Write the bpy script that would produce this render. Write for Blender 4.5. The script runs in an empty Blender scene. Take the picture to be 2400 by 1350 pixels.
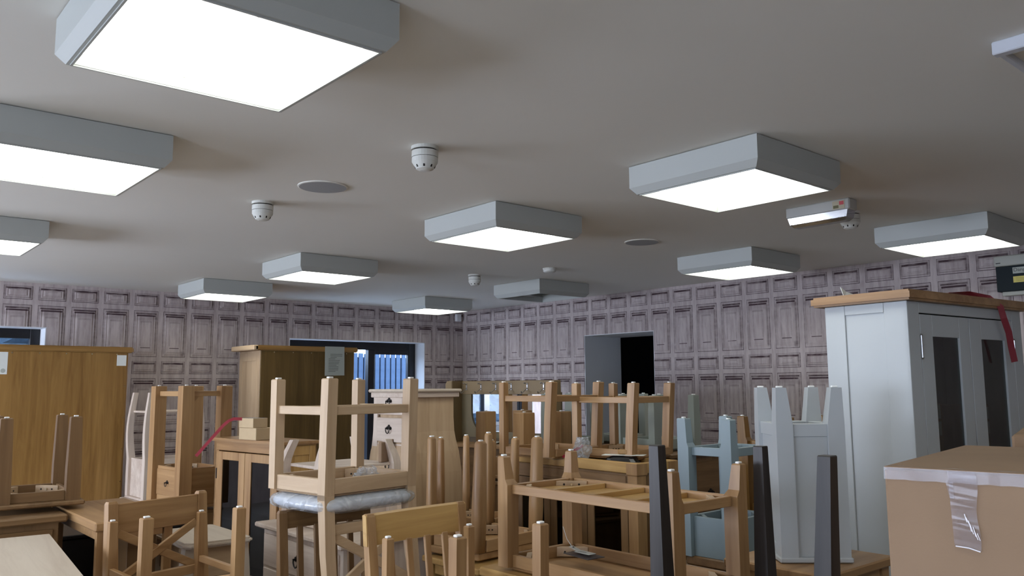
import bpy, bmesh, math, random
from mathutils import Vector, Matrix
random.seed(7)
R = math.radians
S = bpy.context.scene
COL = S.collection
H = 2.35                      # ceiling height
WX, WY = 6.715, 8.824         # inner faces of the right wall and of the far wall
XL, YB = -3.3, -4.2           # left wall and the wall behind the camera

# ------------------------------------------------------------------ camera
def make_camera():
    cam = bpy.data.cameras.new('camera'); o = bpy.data.objects.new('camera', cam); COL.objects.link(o)
    p, r, y = R(6.7935), R(-0.392), R(40.7288)
    f = Vector((math.sin(y)*math.cos(p), math.cos(y)*math.cos(p), math.sin(p)))
    rt = Vector((math.cos(y), -math.sin(y), 0)); up = rt.cross(f)
    r2 = rt*math.cos(r)+up*math.sin(r); u2 = -rt*math.sin(r)+up*math.cos(r)
    M = Matrix((r2, u2, -f)).transposed().to_4x4(); M.translation = (0, 0, 1.35)
    o.matrix_world = M
    cam.sensor_width = 36; cam.lens = 1928.19/2400*36; cam.clip_start = .05
    S.camera = o
make_camera()
# ------------------------------------------------------------------ world, light, exposure
W = bpy.data.worlds.new('world'); S.world = W; W.use_nodes = True
bg = W.node_tree.nodes['Background']; bg.inputs[0].default_value = (.62, .76, 1.0, 1); bg.inputs[1].default_value = 8.5
PANEL_STRENGTH = 5.5
DAY = (.76, .83, 1.0)
def area(name, loc, rot, sx, sy, power, color):
    l = bpy.data.lights.new(name, 'AREA'); l.shape = 'RECTANGLE'; l.size = sx; l.size_y = sy
    l.energy = power; l.color = color
    o = bpy.data.objects.new(name, l); COL.objects.link(o); o.location = loc; o.rotation_euler = rot
    return o
# daylight at unseen left windows; the farthest is added to brighten the ceiling
for i, yy in enumerate((-2.2, 1.2, 4.8, 7.2)):
    area('window_daylight', (XL-.16, yy, 1.35), (0, R(-100), 0), 1.3, 1.8, (30, 46, 85, 215)[i], DAY)
S.view_settings.view_transform = 'Standard'; S.view_settings.look = 'None'
S.view_settings.exposure = 0.22; S.view_settings.gamma = 1.0; S.view_settings.use_curve_mapping = False
S.cycles.max_bounces = 8; S.cycles.diffuse_bounces = 5; S.cycles.caustics_reflective = False; S.cycles.caustics_refractive = False

# ------------------------------------------------------------------ materials
MATS = {}
def nodes(name):
    m = bpy.data.materials.new(name); m.use_nodes = True
    nt = m.node_tree; return m, nt, nt.nodes, nt.links, nt.nodes['Principled BSDF']
def plain(name, c, rough=.5, metal=0, spec=.5, var=.04, vs=6.0, bump=0, bs=200):
    if name in MATS: return MATS[name]
    m, nt, N, Lk, b = nodes(name)
    tc = N.new('ShaderNodeTexCoord'); n = N.new('ShaderNodeTexNoise'); n.inputs['Scale'].default_value = vs; n.inputs['Detail'].default_value = 4
    Lk.new(tc.outputs['Object'], n.inputs['Vector'])
    r = N.new('ShaderNodeValToRGB'); r.color_ramp.elements[0].position = .3; r.color_ramp.elements[1].position = .7
    r.color_ramp.elements[0].color = (*[v*(1-var) for v in c], 1); r.color_ramp.elements[1].color = (*[min(1, v*(1+var)) for v in c], 1)
    Lk.new(n.outputs['Fac'], r.inputs['Fac']); Lk.new(r.outputs['Color'], b.inputs['Base Color'])
    b.inputs['Roughness'].default_value = rough; b.inputs['Metallic'].default_value = metal; b.inputs['Specular IOR Level'].default_value = spec
    if bump:
        n2 = N.new('ShaderNodeTexNoise'); n2.inputs['Scale'].default_value = bs; Lk.new(tc.outputs['Object'], n2.inputs['Vector'])
        bp = N.new('ShaderNodeBump'); bp.inputs['Strength'].default_value = bump; bp.inputs['Distance'].default_value = .002
        Lk.new(n2.outputs['Fac'], bp.inputs['Height']); Lk.new(bp.outputs['Normal'], b.inputs['Normal'])
    MATS[name] = m; return m
WOODS = {'olive': ((.085, .048, .011), (.155, .092, .026), .42), 'oak': ((.235, .122, .048), (.40, .238, .107), .42), 'honey': ((.18, .086, .019), (.345, .19, .055), .38),
         'brown': ((.112, .058, .022), (.215, .122, .052), .45), 'pale': ((.37, .25, .145), (.52, .375, .235), .5),
         'white': ((.44, .34, .27), (.63, .53, .44), .55), 'dark': ((.014, .011, .009), (.040, .033, .030), .42),
         'ply': ((.44, .36, .28), (.55, .47, .38), .55), 'golden': ((.35, .195, .062), (.53, .335, .125), .32)}
def wood(kind, ax='z'):
    key = kind+'_'+ax
    if key in MATS: return MATS[key]
    c1, c2, ro = WOODS[kind]
    m, nt, N, Lk, b = nodes('wood_'+key)
    tc = N.new('ShaderNodeTexCoord'); oi = N.new('ShaderNodeObjectInfo')
    add = N.new('ShaderNodeVectorMath'); add.operation = 'ADD'
    mul = N.new('ShaderNodeMath'); mul.operation = 'MULTIPLY'; mul.inputs[1].default_value = 37.0
    Lk.new(oi.outputs['Random'], mul.inputs[0]); Lk.new(tc.outputs['Object'], add.inputs[0]); Lk.new(mul.outputs[0], add.inputs[1])
    mp = N.new('ShaderNodeMapping'); s = {'x': (1.3, 22, 22), 'y': (22, 1.3, 22), 'z': (22, 22, 1.3)}[ax]
    mp.inputs['Scale'].default_value = s; Lk.new(add.outputs[0], mp.inputs['Vector'])
    n = N.new('ShaderNodeTexNoise'); n.inputs['Scale'].default_value = 1.0; n.inputs['Detail'].default_value = 7; n.inputs['Roughness'].default_value = .62; n.inputs['Distortion'].default_value = .9
    Lk.new(mp.outputs[0], n.inputs['Vector'])
    n3 = N.new('ShaderNodeTexNoise'); n3.inputs['Scale'].default_value = 1.0; n3.inputs['Detail'].default_value = 3
    mp3 = N.new('ShaderNodeMapping'); mp3.inputs['Scale'].default_value = {'x': (.5, 7, 7), 'y': (7, .5, 7), 'z': (7, 7, .5)}[ax]
    Lk.new(add.outputs[0], mp3.inputs['Vector']); Lk.new(mp3.outputs[0], n3.inputs['Vector'])
    mx = N.new('ShaderNodeMath'); mx.operation = 'MULTIPLY_ADD'; mx.inputs[1].default_value = .50; Lk.new(n3.outputs['Fac'], mx.inputs[0])
    m2 = N.new('ShaderNodeMath'); m2.operation = 'MULTIPLY'; m2.inputs[1].default_value = .54; Lk.new(n.outputs['Fac'], m2.inputs[0]); Lk.new(m2.outputs[0], mx.inputs[2])
    r = N.new('ShaderNodeValToRGB'); e = r.color_ramp.elements
    e[0].position = .36; e[0].color = (*c1, 1); e[1].position = .64; e[1].color = (*c2, 1)
    Lk.new(mx.outputs[0], r.inputs['Fac']); Lk.new(r.outputs['Color'], b.inputs['Base Color'])
    b.inputs['Roughness'].default_value = ro; b.inputs['Specular IOR Level'].default_value = .4
    bp = N.new('ShaderNodeBump'); bp.inputs['Strength'].default_value = .18; bp.inputs['Distance'].default_value = .002
    Lk.new(n.outputs['Fac'], bp.inputs['Height']); Lk.new(bp.outputs['Normal'], b.inputs['Normal'])
    MATS[key] = m; return m
def paint(kind, ax='z'):
    c = {'paint_white': (.455, .48, .49), 'paint_sage': (.29, .32, .285), 'paint_blue': (.225, .285, .31)}[kind]
    return plain(kind, c, .42, 0, .4, .03, 3)
def M(kind, ax='z'):
    return paint(kind, ax) if kind.startswith('paint') else wood(kind, ax)
WHITE = plain('white_plastic', (.62, .62, .57), .4)
GLIDE = plain('white_glide', (.85, .85, .83), .4)
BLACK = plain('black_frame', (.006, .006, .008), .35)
VOID = plain('dark_void', (.0015, .0015, .0015), .95, 0, 0)
HOLE = plain('screw_hole', (.012, .008, .005), .8)
STEEL = plain('steel', (.55, .55, .55), .28, 1)
BRASS = plain('brass', (.72, .60, .40), .25, 1)
IRON = plain('dark_iron', (.03, .027, .025), .38, .8)
CARD = plain('cardboard', (.27, .18, .115), .75, 0, .2, .07, 5, .15, 160)
CARD2 = plain('cardboard_buff', (.50, .37, .22), .7, 0, .2, .05, 8)
RED = plain('red_strap', (.36, .028, .045), .45)
PAPER = plain('paper', (.70, .72, .68), .7)
PAPERG = plain('paper_grey', (.40, .42, .37), .7)
INK = plain('ink', (.05, .05, .05), .7)
CEIL = plain('ceiling_paint', (.73, .715, .66), .85, 0, .2, .015, 1.2)
PLASTER = plain('plaster_white', (.66, .67, .69), .8, 0, .2, .02, 2)
GREYWALL = plain('plaster_grey', (.52, .52, .52), .8, 0, .2, .03, 2)
CASING = plain('casing_paint', (.42, .435, .41), .5, 0, .35, .02, 2)
FLOORM = plain('floor_carpet', (.30, .27, .24), .9, 0, .1, .15, 30, .4, 300)
GREENBOX = plain('meter_dark', (.006, .012, .015), .6, 0, .2)
YELLOW = plain('yellow_label', (.62, .52, .10), .5)
def emis(name, c, s):
    m, nt, N, Lk, b = nodes(name)
    b.inputs['Base Color'].default_value = (.8, .8, .8, 1)
    b.inputs['Emission Color'].default_value = (*c, 1); b.inputs['Emission Strength'].default_value = s
    return m
LAMP = emis('lit_diffuser', (.98, 1.0, .93), PANEL_STRENGTH)
def glassm(name, c, rough, alpha):
    m, nt, N, Lk, b = nodes(name)
    tr = N.new('ShaderNodeBsdfTransparent'); tr.inputs[0].default_value = (*c, 1)
    gl = N.new('ShaderNodeBsdfGlossy'); gl.inputs['Roughness'].default_value = rough
    mx = N.new('ShaderNodeMixShader'); mx.inputs[0].default_value = alpha
    out = N['Material Output']; Lk.new(tr.outputs[0], mx.inputs[1]); Lk.new(gl.outputs[0], mx.inputs[2]); Lk.new(mx.outputs[0], out.inputs[0])
    return m
GLASS = glassm('window_glass', (.90, .95, 1.0), .02, .02)
DARKGLASS = glassm('cabinet_glass', (.22, .22, .20), .03, .06)
def film():
    m, nt, N, Lk, b = nodes('plastic_film')
    tr = N.new('ShaderNodeBsdfTransparent'); tr.inputs[0].default_value = (.92, .94, .96, 1)
    b.inputs['Base Color'].default_value = (.62, .64, .66, 1); b.inputs['Roughness'].default_value = .16; b.inputs['Specular IOR Level'].default_value = .9
    tc = N.new('ShaderNodeTexCoord'); n = N.new('ShaderNodeTexNoise'); n.inputs['Scale'].default_value = 11; n.inputs['Distortion'].default_value = 1.6
    Lk.new(tc.outputs['Object'], n.inputs['Vector'])
    r = N.new('ShaderNodeMapRange'); r.inputs[1].default_value = .35; r.inputs[2].default_value = .7; r.inputs[3].default_value = .18; r.inputs[4].default_value = .62
    Lk.new(n.outputs['Fac'], r.inputs[0])
    mx = N.new('ShaderNodeMixShader'); out = N['Material Output']
    Lk.new(r.outputs[0], mx.inputs[0]); Lk.new(tr.outputs[0], mx.inputs[1]); Lk.new(b.outputs[0], mx.inputs[2]); Lk.new(mx.outputs[0], out.inputs[0])
    bp = N.new('ShaderNodeBump'); bp.inputs['Strength'].default_value = .45; bp.inputs['Distance'].default_value = .01
    Lk.new(n.outputs['Fac'], bp.inputs['Height']); Lk.new(bp.outputs['Normal'], b.inputs['Normal'])
    return m
FILM = film()
def mirror_mat():
    m, nt, N, Lk, b = nodes('mirror'); b.inputs['Base Color'].default_value = (.85, .88, .9, 1); b.inputs['Metallic'].default_value = 1; b.inputs['Roughness'].default_value = .015
    return m
MIRROR = mirror_mat()
PAD = plain('cushion_fabric', (.55, .56, .60), .8, 0, .2, .05, 30)

# printed panelling wallpaper: colour print only, the relief itself is geometry
def expr_box(N, Lk, X, Z, x0, x1, z0, z1, soft):
    """1 inside the rectangle, soft edged"""
    def rng(v, a, b):
        r1 = N.new('ShaderNodeMapRange'); r1.interpolation_type = 'SMOOTHSTEP'; r1.inputs[1].default_value = a-soft; r1.inputs[2].default_value = a+soft; Lk.new(v, r1.inputs[0])
        r2 = N.new('ShaderNodeMapRange'); r2.interpolation_type = 'SMOOTHSTEP'; r2.inputs[1].default_value = b-soft; r2.inputs[2].default_value = b+soft; r2.inputs[3].default_value = 1; r2.inputs[4].default_value = 0; Lk.new(v, r2.inputs[0])
        mm = N.new('ShaderNodeMath'); mm.operation = 'MULTIPLY'; Lk.new(r1.outputs[0], mm.inputs[0]); Lk.new(r2.outputs[0], mm.inputs[1]); return mm.outputs[0]
    a = rng(X, x0, x1); b = rng(Z, z0, z1)
    mm = N.new('ShaderNodeMath'); mm.operation = 'MULTIPLY'; Lk.new(a, mm.inputs[0]); Lk.new(b, mm.inputs[1]); return mm.outputs[0]
def wallpaper(name, boxes, base=(.345, .288, .28), light=(.485, .42, .405), dark=(.06, .036, .042), flip=False):
    m, nt, N, Lk, b = nodes(name)
    tc = N.new('ShaderNodeTexCoord'); sp = N.new('ShaderNodeSeparateXYZ'); Lk.new(tc.outputs['Object'], sp.inputs[0])
    oi = N.new('ShaderNodeObjectInfo'); geo = N.new('ShaderNodeNewGeometry')
    mp = N.new('ShaderNodeMapping'); mp.inputs['Scale'].default_value = (30, 30, 4.5); Lk.new(geo.outputs['Position'], mp.inputs['Vector'])
    n = N.new('ShaderNodeTexNoise'); n.inputs['Scale'].default_value = 1; n.inputs['Detail'].default_value = 6; n.inputs['Roughness'].default_value = .65; Lk.new(mp.outputs[0], n.inputs['Vector'])
    r = N.new('ShaderNodeValToRGB'); r.color_ramp.elements[0].position = .32; r.color_ramp.elements[0].color = (*base, 1); r.color_ramp.elements[1].position = .62; r.color_ramp.elements[1].color = (*light, 1)
    Lk.new(n.outputs['Fac'], r.inputs['Fac'])
    col = r.outputs['Color']
    # wobble so that printed streaks look brushed
    mp2 = N.new('ShaderNodeMapping'); mp2.inputs['Scale'].default_value = (12, 12, 30); Lk.new(geo.outputs['Position'], mp2.inputs['Vector'])
    n2 = N.new('ShaderNodeTexNoise'); n2.inputs['Scale'].default_value = 1; n2.inputs['Detail'].default_value = 5; Lk.new(mp2.outputs[0], n2.inputs['Vector'])
    thr = N.new('ShaderNodeMapRange'); thr.inputs[1].default_value = .30; thr.inputs[2].default_value = .66; thr.inputs[3].default_value = .62; thr.inputs[4].default_value = 1.5; Lk.new(n2.outputs['Fac'], thr.inputs[0])
    for (x0, x1, z0, z1, soft, k) in boxes:
        bx = expr_box(N, Lk, sp.outputs['X'], sp.outputs['Z'], x0, x1, z0, z1, soft)
        s1 = N.new('ShaderNodeMath'); s1.operation = 'MULTIPLY'; s1.inputs[1].default_value = k; Lk.new(bx, s1.inputs[0])
        s2 = N.new('ShaderNodeMath'); s2.operation = 'MULTIPLY'; s2.use_clamp = True; Lk.new(s1.outputs[0], s2.inputs[0]); Lk.new(thr.outputs[0], s2.inputs[1])
        mix = N.new('ShaderNodeMix'); mix.data_type = 'RGBA'; Lk.new(s2.outputs[0], mix.inputs[0]); Lk.new(col, mix.inputs[6]); mix.inputs[7].default_value = (*dark, 1)
        col = mix.outputs[2]
    Lk.new(col, b.inputs['Base Color']); b.inputs['Roughness'].default_value = .8; b.inputs['Specular IOR Level'].default_value = .2
    return m
PW, TH, SH = .236, .469, .128     # panel width, tall height, small height
hw, ht, hs = PW/2, TH/2, SH/2
frame_t = [(-hw, hw, ht-.0045, ht+.01, .0015, .95), (-hw, hw, -ht-.01, -ht+.0045, .0015, .85), (-hw-.01, -hw+.004, -ht, ht, .0015, .7), (hw-.004, hw+.01, -ht, ht, .0015, .7)]
tallA = frame_t+[(-hw+.018, hw-.018, ht-.036, ht-.024, .003, .8), (-hw+.026, hw-.026, ht-.058, ht-.044, .003, 1.1), (-hw+.006, hw-.006, ht-.10, ht-.004, .02, .22), (-.048, .048, -ht+.088, -ht+.094, .002, .95),
                 (-hw+.010, -hw+.026, -ht+.03, ht-.06, .010, .26), (hw-.030, hw-.012, -ht+.03, ht-.06, .010, .40), (-.055, .055, ht-.120, ht-.105, .009, .28), (-.056, -.044, -ht+.11, ht-.11, .008, .20), (.044, .056, -ht+.11, ht-.11, .008, .20), (hw-.05, hw-.01, -ht+.01, -ht+.06, .012, .35)]
smallA = [(-hw, hw, hs-.0035, hs+.01, .0015, .6), (-hw, hw, -hs-.01, -hs+.004, .0015, .95), (-hw-.01, -hw+.004, -hs, hs, .0015, .7), (hw-.004, hw+.01, -hs, hs, .0015, .7),
          (-hw+.016, hw-.016, hs-.032, hs-.014, .005, .8), (-hw+.006, -hw+.022, -hs+.01, hs-.01, .008, .38), (hw-.024, hw-.008, -hs+.01, hs-.01, .008, .5), (-.06, .06, -hs+.045, -hs+.049, .003, .35), (-.045, .045, hs-.050, hs-.044, .003, .35), (-hw+.02, hw-.02, -hs+.016, -hs+.022, .003, .45)]
tallB = [b for b in tallA[:-1]]
WP_T = wallpaper('wallpaper_tall', tallA); WP_T2 = wallpaper('wallpaper_tall_b', tallB, (.36, .30, .29), (.475, .41, .395))
WP_S = wallpaper('wallpaper_small', smallA); WP_S2 = wallpaper('wallpaper_small_b', smallA[:7]+smallA[9:], (.325, .268, .262), (.445, .382, .37))
WP_B = wallpaper('wallpaper_stile', [])

# ------------------------------------------------------------------ mesh helpers
class MB:
    def __init__(s): s.bm = bmesh.new()
    def hexa(s, p, b=0):
        v = [s.bm.verts.new(q) for q in p]
        fs = [s.bm.faces.new([v[i] for i in f]) for f in ((0, 3, 2, 1), (4, 5, 6, 7), (0, 1, 5, 4), (1, 2, 6, 5), (2, 3, 7, 6), (3, 0, 4, 7))]
        if b:
            es = list({e for f in fs for e in f.edges})
            bmesh.ops.bevel(s.bm, geom=es, offset=b, segments=1, affect='EDGES', clamp_overlap=True)
        return s
    def box(s, x0, x1, y0, y1, z0, z1, b=.0025):
        x0, x1 = min(x0, x1), max(x0, x1); y0, y1 = min(y0, y1), max(y0, y1); z0, z1 = min(z0, z1), max(z0, z1)
        return s.hexa([(x0, y0, z0), (x1, y0, z0), (x1, y1, z0), (x0, y1, z0), (x0, y0, z1), (x1, y0, z1), (x1, y1, z1), (x0, y1, z1)], b)
    def loft(s, secs, n=4, caps=True, rnd=0):
        """secs: (cx,cy,z,hx,hy). n=4 square sections, otherwise superellipse-like ring"""
        rings = []
        for cx, cy, z, hx, hy in secs:
            if n == 4:
                c = min(hx, hy)*.22 if rnd else 0
                if rnd: pts = [(-hx+c, -hy), (hx-c, -hy), (hx, -hy+c), (hx, hy-c), (hx-c, hy), (-hx+c, hy), (-hx, hy-c), (-hx, -hy+c)]
                else: pts = [(-hx, -hy), (hx, -hy), (hx, hy), (-hx, hy)]
            else:
                pts = []
                for i in range(n):
                    a = 2*math.pi*i/n; ca, sa = math.cos(a), math.sin(a); e = .62
                    pts.append((hx*math.copysign(abs(ca)**e, ca), hy*math.copysign(abs(sa)**e, sa)))
            rings.append([s.bm.verts.new((cx+a, cy+b, z)) for a, b in pts])
        k = len(rings[0])
        for r0, r1 in zip(rings, rings[1:]):
            for i in range(k): s.bm.faces.new((r0[i], r0[(i+1) % k], r1[(i+1) % k], r1[i]))
        if caps: s.bm.faces.new(rings[0][::-1]); s.bm.faces.new(rings[-1])
        return s
    def lathe(s, prof, n=24, c=(0, 0)):
        rings = [[s.bm.verts.new((c[0]+r*math.cos(2*math.pi*i/n), c[1]+r*math.sin(2*math.pi*i/n), z)) for i in range(n)] for r, z in prof]
        for r0, r1 in zip(rings, rings[1:]):
            for i in range(n): s.bm.faces.new((r0[i], r0[(i+1) % n], r1[(i+1) % n], r1[i]))
        s.bm.faces.new(rings[0][::-1]); s.bm.faces.new(rings[-1]); return s
    def bar(s, p, q, w, h, side=None, b=.002):
        """rectangular bar p->q; w along side vector, h along the third axis"""
        p, q = Vector(p), Vector(q); d = (q-p).normalized()
        sd = Vector(side).normalized() if side else (d.cross(Vector((0, 0, 1))) if abs(d.z) < .95 else Vector((1, 0, 0))).normalized()
        sd = (sd-d*sd.dot(d)).normalized(); up = sd.cross(d)
        a, c = sd*w/2, up*h/2
        return s.hexa([p-a-c, p+a-c, p+a+c, p-a+c, q-a-c, q+a-c, q+a+c, q-a+c], b)
    def tube(s, pts, r, n=8):
        pts = [Vector(p) for p in pts]; rings = []
        for i, p in enumerate(pts):
            d = (pts[min(i+1, len(pts)-1)]-pts[max(i-1, 0)]).normalized()
            a = d.orthogonal().normalized() if i == 0 else (a-d*a.dot(d)).normalized()
            b = d.cross(a); rings.append([s.bm.verts.new(p+(a*math.cos(2*math.pi*k/n)+b*math.sin(2*math.pi*k/n))*r) for k in range(n)])
        for r0, r1 in zip(rings, rings[1:]):
            for k in range(n): s.bm.faces.new((r0[k], r0[(k+1) % n], r1[(k+1) % n], r1[k]))
        s.bm.faces.new(rings[0][::-1]); s.bm.faces.new(rings[-1]); return s
    def prism(s, poly, axis, a, b, bev=0):
        """2D polygon extruded along axis from a to b. axis 'y': poly=(x,z); 'x': poly=(y,z); 'z': poly=(x,y)"""
        f = {'y': lambda u, v, t: (u, t, v), 'x': lambda u, v, t: (t, u, v), 'z': lambda u, v, t: (u, v, t)}[axis]
        v0 = [s.bm.verts.new(f(u, v, a)) for u, v in poly]; v1 = [s.bm.verts.new(f(u, v, b)) for u, v in poly]; n = len(poly)
        fs = [s.bm.faces.new(v0), s.bm.faces.new(v1[::-1])]
        for i in range(n): fs.append(s.bm.faces.new((v0[i], v1[i], v1[(i+1) % n], v0[(i+1) % n])))
        bmesh.ops.recalc_face_normals(s.bm, faces=fs)
        if bev:
            es = list(set(fs[0].edges) | set(fs[1].edges)); bmesh.ops.bevel(s.bm, geom=es, offset=bev, segments=2, affect='EDGES', clamp_overlap=True)
        return s
    def ribbon(s, pts, w, side, t=.0012):
        side = Vector(side).normalized(); P_ = [Vector(p) for p in pts]; rows = []
        for i, p in enumerate(P_):
            d = (P_[min(i+1, len(P_)-1)]-P_[max(i-1, 0)]).normalized(); sd = (side-d*side.dot(d)).normalized(); nn = sd.cross(d)*t
            rows.append([s.bm.verts.new(x) for x in (p-sd*w/2-nn, p+sd*w/2-nn, p+sd*w/2+nn, p-sd*w/2+nn)])
        for a, b in zip(rows, rows[1:]):
            for k in range(4): s.bm.faces.new((a[k], a[(k+1) % 4], b[(k+1) % 4], b[k]))
        s.bm.faces.new(rows[0][::-1]); s.bm.faces.new(rows[-1]); return s
    def build(s, name, mat, parent=None, smooth=False, label=None):
        me = bpy.data.meshes.new(name)
        bmesh.ops.recalc_face_normals(s.bm, faces=s.bm.faces)
        s.bm.to_mesh(me); s.bm.free(); me.materials.append(mat)
        if smooth:
            for p in me.polygons: p.use_smooth = True
        o = bpy.data.objects.new(name, me); COL.objects.link(o)
        if parent: o.parent = parent
        if label: o['label'] = label
        return o
def thing(name, label, cat, loc=(0, 0, 0), rz=0, group=None):
    o = bpy.data.objects.new(name, None); COL.objects.link(o); o.location = loc; o.rotation_euler = (0, 0, rz)
    o['label'] = label; o['category'] = cat
    if group: o['group'] = group
    return o
def tag(o, label, cat, group=None, loc=None, rz=0):
    o['label'] = label; o['category'] = cat
    if group: o['group'] = group
    if loc: o.location = loc; o.rotation_euler = (0, 0, rz)
    return o
def struct(name, mb, mat, parent=None):
    o = mb.build(name, mat, parent)
    if not parent: o['kind'] = 'structure'
    return o
def text(name, body, size, parent, loc, rot, mat, align='LEFT'):
    cu = bpy.data.curves.new(name, 'FONT'); cu.body = body; cu.size = size; cu.extrude = .0004; cu.align_x = align
    tmp = bpy.data.objects.new(name+'_tmp', cu); COL.objects.link(tmp)
    dg = bpy.context.evaluated_depsgraph_get(); me = bpy.data.meshes.new_from_object(tmp.evaluated_get(dg))
    bpy.data.objects.remove(tmp); me.materials.clear(); me.materials.append(mat)
    o = bpy.data.objects.new(name, me); COL.objects.link(o); o.parent = parent; o.location = loc; o.rotation_euler = rot
    return o

# ------------------------------------------------------------------ room shell
struct('floor', MB().box(XL-.3, WX+1.6, YB-.3, WY+.3, -.1, 0, 0), FLOORM)
struct('ceiling', MB().box(XL-.3, WX+.3, YB-.3, WY+.3, H, H+.12, 0), CEIL)
W1 = (4.22, 6.10, .06, 1.915); W2 = (-1.93, 1.742, .62, 1.935)
def wall_with_holes(name, axis, lo, hi, a, b, holes, mat):
    mb = MB(); cur = lo
    def bx(u0, u1, z0, z1):
        if u1-u0 < 1e-4 or z1-z0 < 1e-4: return
        if axis == 'x': mb.box(u0, u1, a, b, z0, z1, 0)
        else: mb.box(a, b, u0, u1, z0, z1, 0)
    for (u0, u1, z0, z1) in sorted(holes):
        bx(cur, u0, 0, H); bx(u0, u1, 0, z0); bx(u0, u1, z1, H); cur = u1
    bx(cur, hi, 0, H)
    return struct(name, mb, mat)
TW = .30
wa = wall_with_holes('wall_back', 'x', XL-.3, WX+.66, WY, WY+TW, [W1, W2], WP_B)
DY0, DY1, DZ = 5.535, 6.545, 1.915
wb = wall_with_holes('wall_right', 'y', YB-.3, WY, WX, WX+.66, [(DY0, DY1, 0, DZ)], WP_B)
LH = [(-3.1, -1.3, .75, 1.95), (.3, 2.1, .75, 1.95), (3.9, 5.7, .75, 1.95), (6.3, 8.1, .75, 1.95)]
wl = wall_with_holes('wall_left', 'y', YB-.3, WY, XL-.3, XL, LH, WP_B)
wf = wall_with_holes('wall_front', 'x', XL, WX, YB-.3, YB, [], WP_B)
# white lining of the deep openings
def reveal(name, w, y0, y1, mat):
    x0, x1, z0, z1 = w; t = .008; mb = MB()
    mb.box(x0, x0+t, y0, y1, z0, z1, 0).box(x1-t, x1, y0, y1, z0, z1, 0).box(x0+t, x1-t, y0, y1, z1-t, z1, 0).box(x0+t, x1-t, y0, y1, z0, z0+t, 0)
    return struct(name, mb, mat)
reveal('trim_1', W1, WY-.002, WY+TW-.002, PLASTER); reveal('trim_2', W2, WY-.002, WY+TW-.002, PLASTER)
struct('trim_3', MB().box(WX-.002, WX+.655, DY1-.008, DY1, 0, DZ, 0).box(WX-.002, WX+.655, DY0, DY0+.008, 0, DZ, 0).box(WX-.002, WX+.655, DY0+.008, DY1-.008, DZ-.008, DZ, 0), PLASTER)
# black sheet closing the doorway, standing in for the dark room beyond
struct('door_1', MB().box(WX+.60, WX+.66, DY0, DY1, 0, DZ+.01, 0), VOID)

# wallpaper panels, one object per panel
def panel_mesh(h, clip=None):
    mb = MB(); w2, h2 = PW/2, h/2; t0, t1, t2 = .0015, .0055, .0095
    b0, b1, b2 = 0, .030, .042
    rings = []
    for off, d in ((0, 0), (0, t0), (.016, t0+.0005), (.030, t1+.002), (.036, t1-.001), (.052, t2)):
        a, c = w2-off, h2-min(off, h2*.62)
        rings.append([mb.bm.verts.new(p) for p in ((-a, -d, -c), (a, -d, -c), (a, -d, c), (-a, -d, c))])
    for r0, r1 in zip(rings, rings[1:]):
        for i in range(4): mb.bm.faces.new((r0[i], r0[(i+1) % 4], r1[(i+1) % 4], r1[i]))
    mb.bm.faces.new(rings[-1])
    if clip is not None:
        axis, val, sign = clip
        co = [0, 0, 0]; co[axis] = val; no = [0, 0, 0]; no[axis] = sign
        bmesh.ops.bisect_plane(mb.bm, geom=mb.bm.verts[:]+mb.bm.edges[:]+mb.bm.faces[:], plane_co=co, plane_no=no, clear_outer=True)
    return mb
ROWS = [(2.254, 's'), (1.9065, 't'), (1.5625, 's'), (1.2185, 't'), (.8675, 's'), (.515, 't')]
CACHE = {}
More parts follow.
